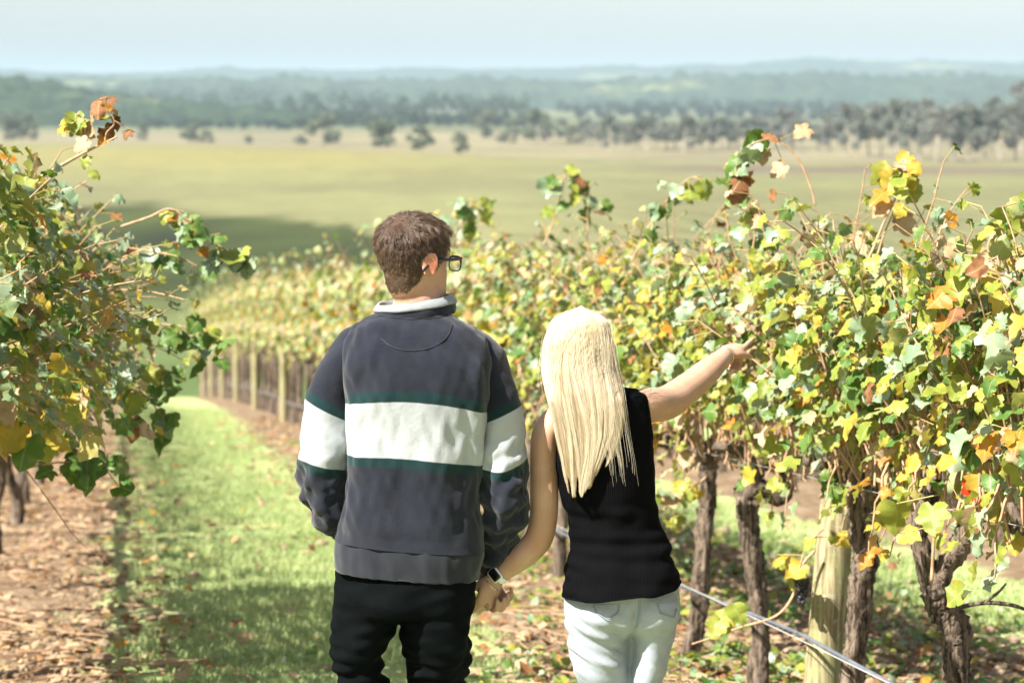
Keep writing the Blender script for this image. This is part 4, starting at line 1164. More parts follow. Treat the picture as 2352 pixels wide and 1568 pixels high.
def hair_sheet(n, kind):
    u = r.uniform(-1, 1, n); dl_ = r.uniform(0, 1, n) ** .8
    if kind == 'wisp': u = r.uniform(.2, 1, n); dl_ = r.uniform(.6, 1.1, n)
    K = 22; t_ = np.linspace(0, 1, K)[None]
    ey = 1143 - 26 * np.abs(wave(u, 7, 3)) - r.exponential(9, n) - 85 * np.clip(u - .05, 0, 1) - 36 * np.clip(-u - .75, 0, 1) / .25
    if kind == 'wisp': ey = r.uniform(1040, 1120, n)
    y0 = 702 + 22 * np.abs(u) ** 1.6 + r.uniform(0, 10, n)
    if kind == 'crown': y0 = y0 + r.uniform(0, 60, n)
    yy = y0[:, None] + (ey - y0)[:, None] * t_
    left = np.interp(yy, LY, LL); right = np.interp(yy, LY, LR)
    if kind == 'wisp': right = np.interp(yy, [703, 800, 900, 1000, 1060, 1115], [1350, 1408, 1430, 1448, 1462, 1470])
    mid, hw = (left + right) / 2, (right - left) / 2
    drift = .09 * t_ * wave(u, 4, 7)[:, None] + .015 * t_ * wave(u, 14, 8)[:, None] + .055 * np.sin(t_ * 2.4 + r.uniform(0, 6.28, n)[:, None]) * r.normal(0, .7, n)[:, None] * np.clip(t_ * 3, 0, 1)
    lx = np.clip(u[:, None] + drift * (1 - .6 * np.abs(u[:, None])), -1.04, 1.04)
    x = mid + hw * lx + 7.0 * t_ * np.sin(1.6 * wave(u, 3, 9)[:, None] + t_ * 5.0) + r.normal(0, .6, n)[:, None]
    back = np.interp(yy, [703, 716, 740, 790, 850, 900, 950, 1050, 1140], [.02, -.045, -.078, -.098, -.108, -.112, -.118, -.122, -.120])
    curve = np.sqrt(np.clip(1 - np.clip(np.abs(lx), 0, 1) ** 2.2, 0, 1))
    fl = np.clip((yy - 830) / 90, 0, 1); curve = curve * (1 - fl) + fl * (.86 + .14 * curve)
    thick = np.interp(yy, [703, 760, 900, 1140], [.005, .014, .032, .022])
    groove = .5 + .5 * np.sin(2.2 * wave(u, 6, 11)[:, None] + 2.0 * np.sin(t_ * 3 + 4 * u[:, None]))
    dep = YW + back * np.maximum(curve, .12) - dl_[:, None] * thick * (.95 + .12 * groove) + .012
    pts = P_many(x, yy, dep) - w_feet
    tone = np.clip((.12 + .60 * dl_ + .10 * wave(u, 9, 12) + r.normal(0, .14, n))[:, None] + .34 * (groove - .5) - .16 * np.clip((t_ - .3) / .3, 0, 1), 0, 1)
    return list(pts), list(tone if kind != 'wisp' else np.full((n, K), .8))
strands, tones = [], []
for n_, kd in ((30000, 'main'), (5000, 'crown'), (48, 'wisp')):
    a_s, a_t = hair_sheet(n_, kd); strands += a_s; tones += a_t
for s in range(200):                                             # flyaways
    ju = r.uniform(-1.1, 1.1); y0 = r.uniform(705, 780); ey = y0 + r.uniform(60, 260)
    yy = np.linspace(y0, ey, 12); left = np.interp(yy, LY, LL); right = np.interp(yy, LY, LR)
    mid, hw = (left + right) / 2, (right - left) / 2
    x = mid + hw * ju + np.sin(np.linspace(0, r.uniform(1, 4), 12) + r.uniform(0, 6)) * r.uniform(2, 12)
    strands.append(P_many(x, yy, np.full(12, YW - .09 - r.uniform(0, .04))) - w_feet)
tones += [np.full(12, .8)] * (len(strands) - len(tones))
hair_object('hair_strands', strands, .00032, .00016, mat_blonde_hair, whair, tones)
# ------------------------------------------------------------------ vines: leaves
def leaf_shape(seed, fold, curl, fine=True):
    r = np.random.default_rng(seed)
    if fine:
        half_ = [(.10, -.13), (.28, -.15), (.40, -.03), (.50, .10), (.42, .22), (.54, .36), (.50, .50), (.34, .54), (.30, .70), (.16, .84)]
    else:
        half_ = [(.26, -.14), (.50, .10), (.52, .42), (.28, .68)]
    right = np.array(half_); left = right[::-1] * [-1, 1]
    o = np.vstack([[(0, 0)], right, [(0, 1.0)], left]).astype(float)
    o[:, 0] *= r.uniform(.88, 1.1); o += r.normal(0, .018, o.shape)
    if fine: ctr = np.array([[0, .20], [0, .45], [0, .70]])
    else: ctr = np.array([[0, .38]])
    V2 = np.vstack([o, ctr])
    x, y = V2[:, 0], V2[:, 1] - .4
    ang = np.arctan2(x, y)
    z = fold * np.abs(x) - curl * (x ** 2 + y ** 2) + .09 * np.sin(ang * 5 + seed) * (np.hypot(x, y) / .5) + r.normal(0, .012, len(x))
    V = np.column_stack([V2[:, 0], V2[:, 1], z])
    n = len(o); F = []
    if fine:
        for k in range(n):
            k2 = (k + 1) % n; m = (o[k] + o[k2])[1] / 2
            c = n + (0 if m < .22 else 1 if m < .58 else 2)
            F.append((c, k, k2))
        c0, c1, c2 = n, n + 1, n + 2
        # close the gaps between neighbouring fans
        cs = [n + (0 if (o[k] + o[(k + 1) % n])[1] / 2 < .22 else 1 if (o[k] + o[(k + 1) % n])[1] / 2 < .58 else 2) for k in range(n)]
        for k in range(n):
            a, b = cs[k - 1], cs[k]
            if a != b: F.append((a, k, b))
    else:
        F = [(n, k, (k + 1) % n) for k in range(n)]
    return V, np.array(F)

LEAF_SHAPES = [leaf_shape(k, f, c) for k, (f, c) in enumerate([(.15, .35), (.45, .15), (-.25, .55), (.75, .40), (.10, -.55), (-.5, -.2), (.3, .9)])]
LEAF_SIMPLE = [leaf_shape(20 + k, f, c, False) for k, (f, c) in enumerate([(.2, .3), (-.2, .4), (.4, .1)])]

def leaf_mat(name, c1, c2, spot, spot_amt, trans, tcol, gloss=0.35, rough=0.45):
    m, N, L = new_mat(name)
    g = N.new('ShaderNodeNewGeometry'); oi = N.new('ShaderNodeObjectInfo')
    rnd = mathn(N, L, 'FRACT', mathn(N, L, 'ADD', g.outputs['Random Per Island'], mathn(N, L, 'MULTIPLY', oi.outputs['Random'], 7.31)))
    c = mixc(N, L, rnd, c1, c2)
    n1 = noise_tex(N, L, 38, 4, 0.6, g.outputs['Position']); n2 = noise_tex(N, L, 130, 3, 0.6, g.outputs['Position'])
    sp = mathn(N, L, 'MULTIPLY', ramp(N, L, n1, 0.52, 0.66), spot_amt)
    am = N.new('ShaderNodeAttribute'); am.attribute_name = 'margin'; ar = N.new('ShaderNodeAttribute'); ar.attribute_name = 'rib'
    edge = mathn(N, L, 'MULTIPLY', ramp(N, L, mathn(N, L, 'ADD', am.outputs['Fac'], mathn(N, L, 'MULTIPLY', mathn(N, L, 'SUBTRACT', n1, 0.5), 0.9)), 0.36, 0.62), mathn(N, L, 'MULTIPLY', mathn(N, L, 'FRACT', mathn(N, L, 'MULTIPLY', rnd, 5.7)), spot_amt * 1.6))
    c = mixc(N, L, sp, c, spot)
    c = mixc(N, L, edge, c, spot)
    rib = mathn(N, L, 'SUBTRACT', 1.0, ramp(N, L, mathn(N, L, 'ABSOLUTE', ar.outputs['Fac']), 0.012, 0.035))
    c = mixc(N, L, mathn(N, L, 'MULTIPLY', rib, 0.45), c, (0.45, 0.46, 0.22))
    c = mixc(N, L, mathn(N, L, 'MULTIPLY', n2, 0.35), c, tuple(x * 0.65 for x in c1))
    back = mixc(N, L, 0.35, c, (0.34, 0.37, 0.25))
    cc = mixc(N, L, g.outputs['Backfacing'], c, back)
    p = principled(N, L, cc, rough, gloss, bump(N, L, n2, 0.35, 0.003))
    t = N.new('ShaderNodeBsdfTranslucent'); L.new(mixc(N, L, 0.5, cc, tcol), t.inputs[0])
    mx = N.new('ShaderNodeMixShader'); mx.inputs[0].default_value = trans
    L.new(p.outputs[0], mx.inputs[1]); L.new(t.outputs[0], mx.inputs[2]); out(N, L, mx.outputs[0]); return m

LEAF_MATS = [
    leaf_mat('leaf_green', (0.055, 0.135, 0.026), (0.12, 0.22, 0.045), (0.30, 0.27, 0.05), .40, .30, (0.24, 0.40, 0.03)),
    leaf_mat('leaf_yellow_green', (0.175, 0.245, 0.038), (0.31, 0.34, 0.055), (0.48, 0.34, 0.05), .50, .32, (0.55, 0.56, 0.05)),
    leaf_mat('leaf_grey_green', (0.17, 0.26, 0.145), (0.31, 0.39, 0.26), (0.40, 0.38, 0.18), .30, .24, (0.34, 0.44, 0.14), .55, .36),
    leaf_mat('leaf_yellow', (0.40, 0.32, 0.04), (0.50, 0.385, 0.055), (0.40, 0.17, 0.03), .5, .34, (0.75, 0.58, 0.04)),
    leaf_mat('leaf_dry', (0.42, 0.29, 0.15), (0.55, 0.42, 0.26), (0.22, 0.10, 0.045), .5, .25, (0.5, 0.3, 0.1), .2, .6),
    leaf_mat('leaf_brown', (0.15, 0.065, 0.026), (0.30, 0.14, 0.055), (0.06, 0.025, 0.015), .5, .2, (0.4, 0.14, 0.03), .2, .6),
    leaf_mat('leaf_orange', (0.46, 0.20, 0.025), (0.54, 0.29, 0.04), (0.3, 0.06, 0.02), .5, .4, (0.8, 0.34, 0.02)),
    leaf_mat('leaf_red', (0.62, 0.045, 0.02), (0.66, 0.07, 0.03), (0.5, 0.2, 0.03), .3, .4, (0.9, 0.08, 0.02)),
]
GREEN, YGREEN, GREY, YELLOW, DRY, BROWN, ORANGE, RED = range(8)
PROB_R = np.array([.25, .32, .19, .09, .09, .035, .025, 0]); PROB_R /= PROB_R.sum()
PROB_L = np.array([.22, .29, .23, .11, .10, .03, .02, 0]); PROB_L /= PROB_L.sum()
PROB_FAR = np.array([.27, .30, .05, .12, .11, .09, .06, 0]); PROB_FAR /= PROB_FAR.sum()
bark_mat, N, L = new_mat('vine_bark')
tc = N.new('ShaderNodeTexCoord').outputs['Object']
mp = N.new('ShaderNodeMapping'); mp.inputs['Scale'].default_value = (1, 1, .16); L.new(tc, mp.inputs['Vector'])
f1 = noise_tex(N, L, 60, 6, .65, mp.outputs[0], .6); f2 = noise_tex(N, L, 14, 4, .6, tc)
c = mixc(N, L, ramp(N, L, f1, .36, .66), (0.030, 0.021, 0.015), (0.24, 0.185, 0.14))
c = mixc(N, L, mathn(N, L, 'MULTIPLY', ramp(N, L, f2, .5, .7), .5), c, (0.20, 0.15, 0.11))
p = principled(N, L, c, .95, .1, bump(N, L, f1, 1.0, .012)); out(N, L, p.outputs[0])
cane_mat = simple_mat('vine_cane', (0.34, 0.20, 0.11), (0.50, 0.33, 0.20), 30, .6, .3, .3, .001)
petiole_mat = simple_mat('leaf_stalk', (0.42, 0.22, 0.10), (0.40, 0.36, 0.12), 9, .5, .3, .0, .001)
grape_mat = simple_mat('dark_grapes', (0.012, 0.012, 0.022), (0.035, 0.03, 0.045), 60, .45, .5, .1, .001)

def frames(nrm, tip):
    nrm = nrm / np.linalg.norm(nrm, axis=1)[:, None]
    t = tip - nrm * (tip * nrm).sum(1)[:, None]; t /= np.linalg.norm(t, axis=1)[:, None] + 1e-9
    s = np.cross(t, nrm)
    return np.stack([s, t, nrm], 2)          # columns x (side), y (tip), z (normal)

def leaf_cloud(name, pos, R, size, cls, shapes, r):
    """Many leaves joined into one mesh."""
    sh = r.integers(0, len(shapes), len(pos)); Vs, Fs, Ms, As, Xs = [], [], [], [], []; off = 0
    for k, (SV, SF) in enumerate(shapes):
        m = sh == k
        if not m.any(): continue
        V = np.einsum('nij,vj->nvi', R[m], SV) * size[m][:, None, None] + pos[m][:, None]
        n, nv = V.shape[:2]
        F = (SF[None] + (np.arange(n) * nv)[:, None, None]).reshape(-1, 3) + off
        Vs.append(V.reshape(-1, 3)); Fs.append(F); Ms.append(np.repeat(cls[m], len(SF))); off += n * nv
        As.append(np.tile(np.hypot(SV[:, 0], SV[:, 1] - .4), n)); Xs.append(np.tile(SV[:, 0], n))
    me = mesh_from(name, np.vstack(Vs), np.vstack(Fs), LEAF_MATS, np.concatenate(Ms))
    attr_float(me, 'margin', np.concatenate(As)); attr_float(me, 'rib', np.concatenate(Xs))
    return me

LEAF_OBJ = {}
def leaf_mesh(shape, cls):
    if (shape, cls) not in LEAF_OBJ:
        V, F = LEAF_SHAPES[shape]; me = mesh_from('vine_leaf', V, F, [LEAF_MATS[cls]]); LEAF_OBJ[shape, cls] = me
        attr_float(me, 'margin', np.hypot(V[:, 0], V[:, 1] - .4)); attr_float(me, 'rib', V[:, 0])
    return LEAF_OBJ[shape, cls]

def add_leaf(parent, pos, R, size, cls, r, label=None):
    o = bpy.data.objects.new('leaf', leaf_mesh(int(r.integers(0, len(LEAF_SHAPES))), int(cls)))
    M = Matrix.Identity(4)
    for i in range(3):
        for j in range(3): M[i][j] = float(R[i, j] * size)
        M[i][3] = float(pos[i])
    o.parent = parent; o.matrix_basis = M
    COL.objects.link(o)
    return o

# ------------------------------------------------------------------ vines: canes, cordon, canopy
def thin_tubes(paths, r0, r1, seg=4):
    parts = []
    for p in paths:
        p = np.asarray(p); n = len(p)
        T = np.gradient(p, axis=0); T /= np.linalg.norm(T, axis=1)[:, None] + 1e-9
        ref = np.array([.31, .87, .12]); U = np.cross(T, ref); U /= np.linalg.norm(U, axis=1)[:, None] + 1e-9; W2 = np.cross(T, U)
        rad = np.linspace(r0, r1, n)
        a = np.arange(seg) / seg * 2 * math.pi
        V = p[:, None] + (U[:, None] * np.cos(a)[None, :, None] + W2[:, None] * np.sin(a)[None, :, None]) * rad[:, None, None]
        q, _ = grid_faces(n, seg, cap=False)
        parts.append((V.reshape(-1, 3), q, None))
    return parts

def grow(seed, top=1.95, n_cane=22, spread=.32, bias=0.0, flop=.35, dense=1.0, half_len=.6, filler=160, prob=PROB_R, cordon=.95, size=.105, low_sprays=3, long_p=.22):
    """Canes and leaves of one vine in local axes: s along the row, t across it, z up."""
    r = np.random.default_rng(seed)
    paths, LP, LN, LT, LS, LC, PET = [], [], [], [], [], [], []
    cane_cls = r.choice(8, n_cane, p=prob)
    for k in range(n_cane):
        s0 = r.uniform(-half_len, half_len); p = np.array([s0, r.normal(0, .035), cordon + r.uniform(-.04, .08)])
        long_ = r.uniform() < long_p
        length = r.uniform(.65, 1.0) * (top - cordon) * (1.2 if not long_ else 1.45)
        d = np.array([r.normal(0, .22), r.normal(bias * .35, spread), 1.0]); d /= np.linalg.norm(d)
        sag = r.uniform(.2, .8) * (1 + flop * 2 * (r.uniform() < flop)); path = [p.copy()]
        n = int(length / .065)
        for i in range(n):
            d = d + np.array([r.normal(0, .05), r.normal(0, .05), 0])
            if p[2] > cordon + .25: d[2] -= sag * .065 * (1 + (p[2] > top - .1) * 2.2)
            d /= np.linalg.norm(d); p = p + d * .065; path.append(p.copy())
            if p[2] < .55: break
            f = (p[2] - cordon) / (top - cordon)
            if i > 1 and r.uniform() < np.clip((.30 + 1.0 * f) * dense, .12, 1.0):
                sd = (1 if i % 2 else -1)
                side = np.array([sd * .6 + r.normal(0, .4), np.sign(p[1] + r.normal(0, .15)) * .7 + r.normal(0, .4), r.normal(.25, .3)])
                side /= np.linalg.norm(side); lp = p + side * r.uniform(.04, .09)
                LP.append(lp); PET.append((p.copy(), lp)); LS.append(size * r.uniform(.55, 1.25) * (1 - .35 * i / n))
                LN.append(np.array([r.normal(0, .55), np.sign(lp[1] + r.normal(0, .1)) * .75 + r.normal(0, .35), .65 + r.normal(0, .45)]))
                LT.append(np.array([r.normal(0, .6), np.sign(lp[1]) * .4 + r.normal(0, .4), -1.0 + r.normal(0, .45)]))
                LC.append(cane_cls[k] if r.uniform() < .45 else -1)
        paths.append(np.array(path))
    nf = filler
    patch = r.choice(8, (12, 8), p=prob)
    s = r.uniform(-half_len, half_len, nf); z = cordon + .16 + (top - cordon - .18) * r.beta(1.7, 1.4, nf)
    t = np.sign(r.normal(size=nf)) * np.abs(r.normal(spread * .75, .11, nf)) * np.clip(1.15 - .5 * ((z - cordon) / (top - cordon)) ** 2, .4, 1.2) + bias * .22
    for k in range(nf):
        LP.append(np.array([s[k], t[k], z[k]])); LS.append(size * r.uniform(.5, 1.3)); LC.append(patch[int((s[k] / half_len * .5 + .5) * 5.99) * 2 + (t[k] > 0), int(np.clip((z[k] - cordon) / (top - cordon), 0, .99) * 7)] if r.uniform() < .45 else -1)
        LN.append(np.array([r.normal(0, .55), np.sign(t[k]) * .8 + r.normal(0, .35), .6 + r.normal(0, .45)])); LT.append(np.array([r.normal(0, .6), np.sign(t[k]) * .3, -1 + r.normal(0, .4)]))
    for c_ in range(low_sprays):                                        # sprays that hang below the cordon
        s0, t0, z0 = r.uniform(-half_len, half_len), r.normal(0, .08), cordon + .14
        drop = r.uniform(.12, .30); m_ = int(drop / .030); cc_ = int(r.choice(8, p=prob))
        pth = np.array([[s0, t0 * .9, z0]] + [[s0 + r.normal(0, .02), t0 + np.sign(t0) * .05 * f_, z0 - drop * f_] for f_ in np.linspace(.15, 1, 7)])
        paths.append(pth)
        for i in range(m_):
            q_ = pth[min(7, int(i / m_ * 7.99))] + r.normal(0, .035, 3)
            LP.append(q_); LS.append(size * r.uniform(.55, 1.15)); LC.append(cc_ if r.uniform() < .6 else -1)
            LN.append(np.array([r.normal(0, .55), np.sign(t0) * .8 + r.normal(0, .4), .45 + r.normal(0, .45)])); LT.append(np.array([r.normal(0, .6), np.sign(t0) * .3, -1.0]))
    LP, LN, LT, LS = map(np.array, (LP, LN, LT, LS))
    # colour: lower and inner leaves have turned further
    cls = r.choice(8, len(LP), p=prob); LC = np.array(LC); cls = np.where(LC >= 0, LC, cls)
    f = (LP[:, 2] - cordon) / (top - cordon)
    turn = (f < .35) & (r.uniform(size=len(LP)) < .30)
    cls = np.where(turn & np.isin(cls, (GREEN, GREY)), r.choice([YGREEN, YELLOW, DRY], len(LP), p=[.5, .25, .25]), cls)
    return dict(paths=paths, pos=LP, R=frames(LN, LT), size=LS, cls=cls, pet=PET)

BX = np.array([[row_dir[0], row_nrm[0], 0], [row_dir[1], row_nrm[1], 0], [0, 0, 1.0]])   # row axes -> world

def to_world(g):
    slope = -0.10
    def w(p):
        p = np.asarray(p, float); q = p @ BX.T; q[..., 2] += p[..., 0] * slope; return q
    g['paths'] = [w(p) for p in g['paths']]; g['pos'] = w(g['pos']); g['R'] = np.einsum('ij,njk->nik', BX, g['R'])
    g['pet'] = [(w(a), w(b)) for a, b in g['pet']]
    return g

def trunk_parts(r, cordon=.95, rad=.042, half_len=.58, lean=None):
    """Procedural gnarled trunk with a head and two cordon arms, in row axes."""
    sway = r.normal(0, .035, (4, 2)); lx = r.normal(0, .05)
    pts = [(0, 0, -.12), (sway[0, 0], sway[0, 1], .18), (sway[1, 0] + lx * .5, sway[1, 1], .45), (sway[2, 0] + lx, sway[2, 1] * .6, .72), (lx, 0, cordon - .03)]
    parts = [tube(np.array(pts) @ BX.T, [rad * 1.25, rad * 1.0, rad * .92, rad * .95, rad * 1.15], 12, 34, rough=.06, seed=int(r.integers(99)))]
    for sgn in (-1, 1):
        q = [(lx, 0, cordon - .08), (lx + sgn * .10, r.normal(0, .02), cordon - .01), (sgn * .30, r.normal(0, .025), cordon + r.normal(.01, .015)), (sgn * half_len, r.normal(0, .02), cordon + r.normal(.01, .015))]
        w = np.array(q) @ BX.T; w[:, 2] -= 0.10 * np.array(q)[:, 0]
        parts.append(tube(w, [rad * .95, rad * .75, rad * .6, rad * .5], 9, 26, rough=.09, seed=int(r.integers(99))))
        for j in range(4):                                                             # spurs
            f = r.uniform(.25, 1); b = np.array([sgn * half_len * f, 0, cordon])
            e = b + [r.normal(0, .03), r.normal(0, .03), r.uniform(.04, .09)]
            ww = np.array([b, (b + e) / 2, e]) @ BX.T; ww[:, 2] -= 0.10 * b[0]
            parts.append(tube(ww, [rad * .45, rad * .4, rad * .3], 7, 6, rough=.1, seed=j))
    return parts

def bark_mesh(parts):
    V, F = join(parts); return mesh_from('vine_trunk', V, F, [bark_mat])

def cane_mesh(g, petioles=True, seg=4):
    parts = thin_tubes(g['paths'], .0048, .0022, seg)
    V, F = join(parts); nq = len(F[0]); idx = np.zeros(nq, int)
    if petioles and g['pet']:
        A = np.array([a for a, b in g['pet']]); B = np.array([b for a, b in g['pet']]); n = len(A)
        d = B - A; u = np.cross(d, [.3, .2, .9]); u /= np.linalg.norm(u, axis=1)[:, None] + 1e-9; u *= .0016
        w = np.cross(d, u); w /= np.linalg.norm(w, axis=1)[:, None] + 1e-9; w *= .0016
        PV = np.stack([A + u, A - u * .5 + w, A - u * .5 - w, B + u, B - u * .5 + w, B - u * .5 - w], 1).reshape(-1, 3)
        o = np.arange(n)[:, None, None] * 6
        PQ = (np.array([[0, 1, 4, 3], [1, 2, 5, 4], [2, 0, 3, 5]])[None] + o).reshape(-1, 4) + len(V)
        V = np.vstack([V, PV]); F = [np.vstack([F[0], PQ])]; idx = np.concatenate([idx, np.ones(len(PQ), int)])
    else: F = [F[0]]
    return mesh_from('vine_canes', V, F, [cane_mat, petiole_mat], idx)

def in_view(p):
    d = p - np.array([0, 0, CAM_Z]); fw = d @ np.array([0, CP, -SP]); u = 1176 + PXF * d[..., 0] / fw; v = 784 - PXF * (d @ np.array([0, SP, CP])) / fw
    return (u > -40) & (u < 2392) & (v > -20) & (v < 1590) & (fw > 0), u, v, fw

def build_vine(name, base, label, group, grown, trunk_me, seed, n_parts, extra=None):
    """A vine close to the camera: trunk, canes, up to n_parts leaves as parts, the rest joined."""
    r = np.random.default_rng(seed)
    e = empty(name, tuple(base), label, 'grapevine', group)
    if trunk_me is not None: add_obj('trunk', trunk_me, e)
    add_obj('canes', cane_mesh(grown), e, kind='stuff')
    wp = grown['pos'] + base
    ok, u, v, fw = in_view(wp)
    face = np.abs((grown['R'][:, :, 2] * (wp - [0, 0, CAM_Z]) / np.linalg.norm(wp - [0, 0, CAM_Z], axis=1)[:, None]).sum(1))
    tcoord = (grown['pos'][:, :2] @ row_nrm) * (-1 if base[0] > -0.5 else 1)       # side of the row turned to the camera
    score = grown['size'] / fw * (.3 + face) * (1 + .8 * np.clip(tcoord * 3, -1, 1)) * ok
    order = np.argsort(-score); order = order[score[order] > 0][:n_parts]
    sel = np.zeros(len(wp), bool); sel[order] = True
    for k in np.nonzero(sel)[0]: add_leaf(e, grown['pos'][k], grown['R'][k], grown['size'][k], grown['cls'][k], r)
    if (~sel).any():
        add_obj('foliage', leaf_cloud('vine_foliage', grown['pos'][~sel], grown['R'][~sel], grown['size'][~sel], grown['cls'][~sel], LEAF_SHAPES, r), e, kind='stuff')
    return e

def row_point(a, Y):
    X = a + ROW_B * Y
    return np.array([X, Y, float(ground_z(X, Y))])

def px_tube(pts, rad, Y, base, seg=12, n=40, rough=.06, seed=1, dY=None):
    w = [P(x, y, Y + (dY[i] if dY else 0)) - base for i, (x, y) in enumerate(pts)]
    return tube(w, rad, seg, n, rough=rough, seed=seed)

# ------------------------------------------------------------------ right-hand row, the vines beside the walkers
near_specs = []
def shoot(vine, base, pts, Y, r0, n_leaf, size, cls_p, seed, span=(.25, 1.0), dY=None, droop=-1.0, jitter=.05):
    """A single long cane with its own leaves, laid along a measured path."""
    r = np.random.default_rng(seed)
    w = np.array([P(x, y, Y + (dY[i] if dY else 0)) - base for i, (x, y) in enumerate(pts)])
    V, q, t = tube(w, np.linspace(r0, r0 * .45, len(w)), 7, len(w) * 6, rough=.04, seed=seed)
    add_obj('cane', mesh_from('vine_cane', V, [q, t], [cane_mat]), vine)
    c = catmull(w, 60)
    pet = []
    for k in range(n_leaf):
        f = span[0] + (span[1] - span[0]) * (k + r.uniform(0, .8)) / n_leaf
        p = c[min(59, int(f * 59))]
        off = np.array([r.normal(0, jitter), r.normal(0, jitter), r.normal(-.01, jitter * .7)]); pos_ = p + off
        Rm = frames(np.array([[r.normal(-.2, .6), -.75 + r.normal(0, .4), .5 + r.normal(0, .5)]]), np.array([[r.normal(0, .6), r.normal(0, .3), droop + r.normal(0, .3)]]))[0]
        add_leaf(vine, pos_, Rm, size * r.uniform(.65, 1.2), r.choice(8, p=cls_p), r)
        pet.append((p, pos_))
    if pet: add_obj('leaf_stalks', cane_mesh(dict(paths=[np.array([c[58], c[59]])], pet=pet)), vine, kind='stuff')

def probs(**kw):
    names = dict(g=GREEN, y=YGREEN, p=GREY, l=YELLOW, d=DRY, b=BROWN, o=ORANGE, r=RED); a = np.zeros(8)
    for k, v in kw.items(): a[names[k]] = v
    return a / a.sum()

def grapes(vine, base, px, py, Y, n, seed):
    r = np.random.default_rng(seed); parts = []
    c = P(px, py, Y) - base
    for k in range(n):
        f = r.uniform(0, 1); rad = .026 * (1 - .7 * f)
        an = r.uniform(0, 6.28)
        parts.append(ellipsoid(c + [math.cos(an) * rad, math.sin(an) * rad, .04 - f * .09], (.008,) * 3, 8, 6))
    V, F = join(parts); add_obj('grape_bunch', mesh_from('grape_bunch', V, F, [grape_mat]), vine)

G_NEAR = 'vines of the row beside the walkers'
nearV = {}
def near_vine(key, Y, label, trunk_fn, seed, n_parts, **kw):
    b = row_point(ROW_A, Y)
    g = to_world(grow(seed, **kw))
    tm = bark_mesh(trunk_fn(b)) if trunk_fn else bark_mesh(trunk_parts(np.random.default_rng(seed + 1)))
    nearV[key] = (build_vine('grapevine', b, label, G_NEAR, g, tm, seed, n_parts), b)

def trunk1(b):
    Y = 7.24
    return [px_tube([(2215, 1760), (2205, 1640), (2196, 1520), (2190, 1440), (2160, 1395), (2148, 1340)], [.048, .045, .043, .042, .041, .039], Y, b, 16, 54, .11, 3),
            px_tube([(2150, 1350), (2128, 1290), (2108, 1225), (2118, 1180), (2140, 1140), (2150, 1090)], [.040, .030, .028, .030, .027, .02], Y, b, 10, 34, .09, 4),
            px_tube([(2152, 1345), (2172, 1298), (2200, 1262), (2210, 1225), (2232, 1195), (2262, 1180)], [.038, .034, .032, .028, .024, .02], Y, b, 10, 34, .10, 5),
            px_tube([(2262, 1180), (2320, 1190), (2400, 1190)], [.022, .02, .018], Y, b, 8, 16, .1, 6, dY=[0, -.2, -.4]),
            px_tube([(2170, 1415), (2200, 1396), (2260, 1384), (2320, 1388), (2360, 1400)], [.013, .009, .007, .006, .005], Y, b, 7, 24, .05, 7),
            px_tube([(2260, 1384), (2290, 1362), (2310, 1340)], [.006, .005, .003], Y, b, 6, 10, .05, 8)]
def trunk2(b):
    Y = 8.19
    return [px_tube([(1950, 1760), (1954, 1640), (1962, 1520), (1968, 1430), (1976, 1340), (1988, 1270), (1978, 1200), (1968, 1120), (1980, 1040), (1992, 980)], [.045, .041, .039, .038, .040, .044, .042, .036, .031, .026], Y, b, 16, 70, .11, 11),
            px_tube([(1980, 1150), (2030, 1120), (2090, 1118), (2140, 1125)], [.036, .028, .024, .02], Y, b, 9, 24, .1, 12, dY=[0, -.15, -.3, -.45]),
            px_tube([(1978, 1140), (1940, 1085), (1890, 1062), (1850, 1058)], [.034, .027, .023, .02], Y, b, 9, 24, .1, 13, dY=[0, .15, .3, .5])]
def trunk3(b):
    Y = 9.5
    return [px_tube([(1742, 1740), (1742, 1640), (1744, 1560), (1748, 1470), (1742, 1390), (1732, 1320), (1722, 1240), (1716, 1170), (1722, 1120)], [.044, .041, .038, .036, .036, .036, .037, .042, .045], Y, b, 16, 66, .12, 21),
            px_tube([(1720, 1125), (1750, 1118), (1790, 1140), (1806, 1120), (1806, 1070), (1826, 1040)], [.046, .036, .034, .030, .026, .02], Y, b, 10, 34, .09, 22),
            px_tube([(1722, 1120), (1738, 1080), (1752, 1045), (1740, 1005)], [.042, .034, .03, .022], Y, b, 10, 24, .1, 23),
            px_tube([(1742, 1050), (1690, 1030), (1640, 1025)], [.028, .024, .02], Y, b, 9, 20, .1, 24, dY=[0, .25, .5])]
def trunk4(b):
    Y = 10.5
    return [px_tube([(1560, 1580), (1578, 1520), (1598, 1440), (1608, 1360), (1612, 1290), (1620, 1200), (1626, 1120), (1622, 1050)], [.047, .042, .037, .035, .035, .036, .034, .041], Y, b, 16, 60, .12, 31),
            px_tube([(1622, 1060), (1590, 1020), (1540, 1010), (1500, 1005)], [.042, .036, .03, .026], Y, b, 10, 26, .12, 32, dY=[0, .15, .4, .6]),
            px_tube([(1622, 1055), (1650, 1010), (1690, 1012), (1730, 1020)], [.042, .036, .03, .026], Y, b, 10, 26, .12, 33, dY=[0, -.1, -.3, -.5]),
            px_tube([(1700, 1010), (1720, 960), (1730, 930)], [.024, .016, .012], Y, b, 7, 12, .1, 34, dY=[-.3, -.3, -.3])]

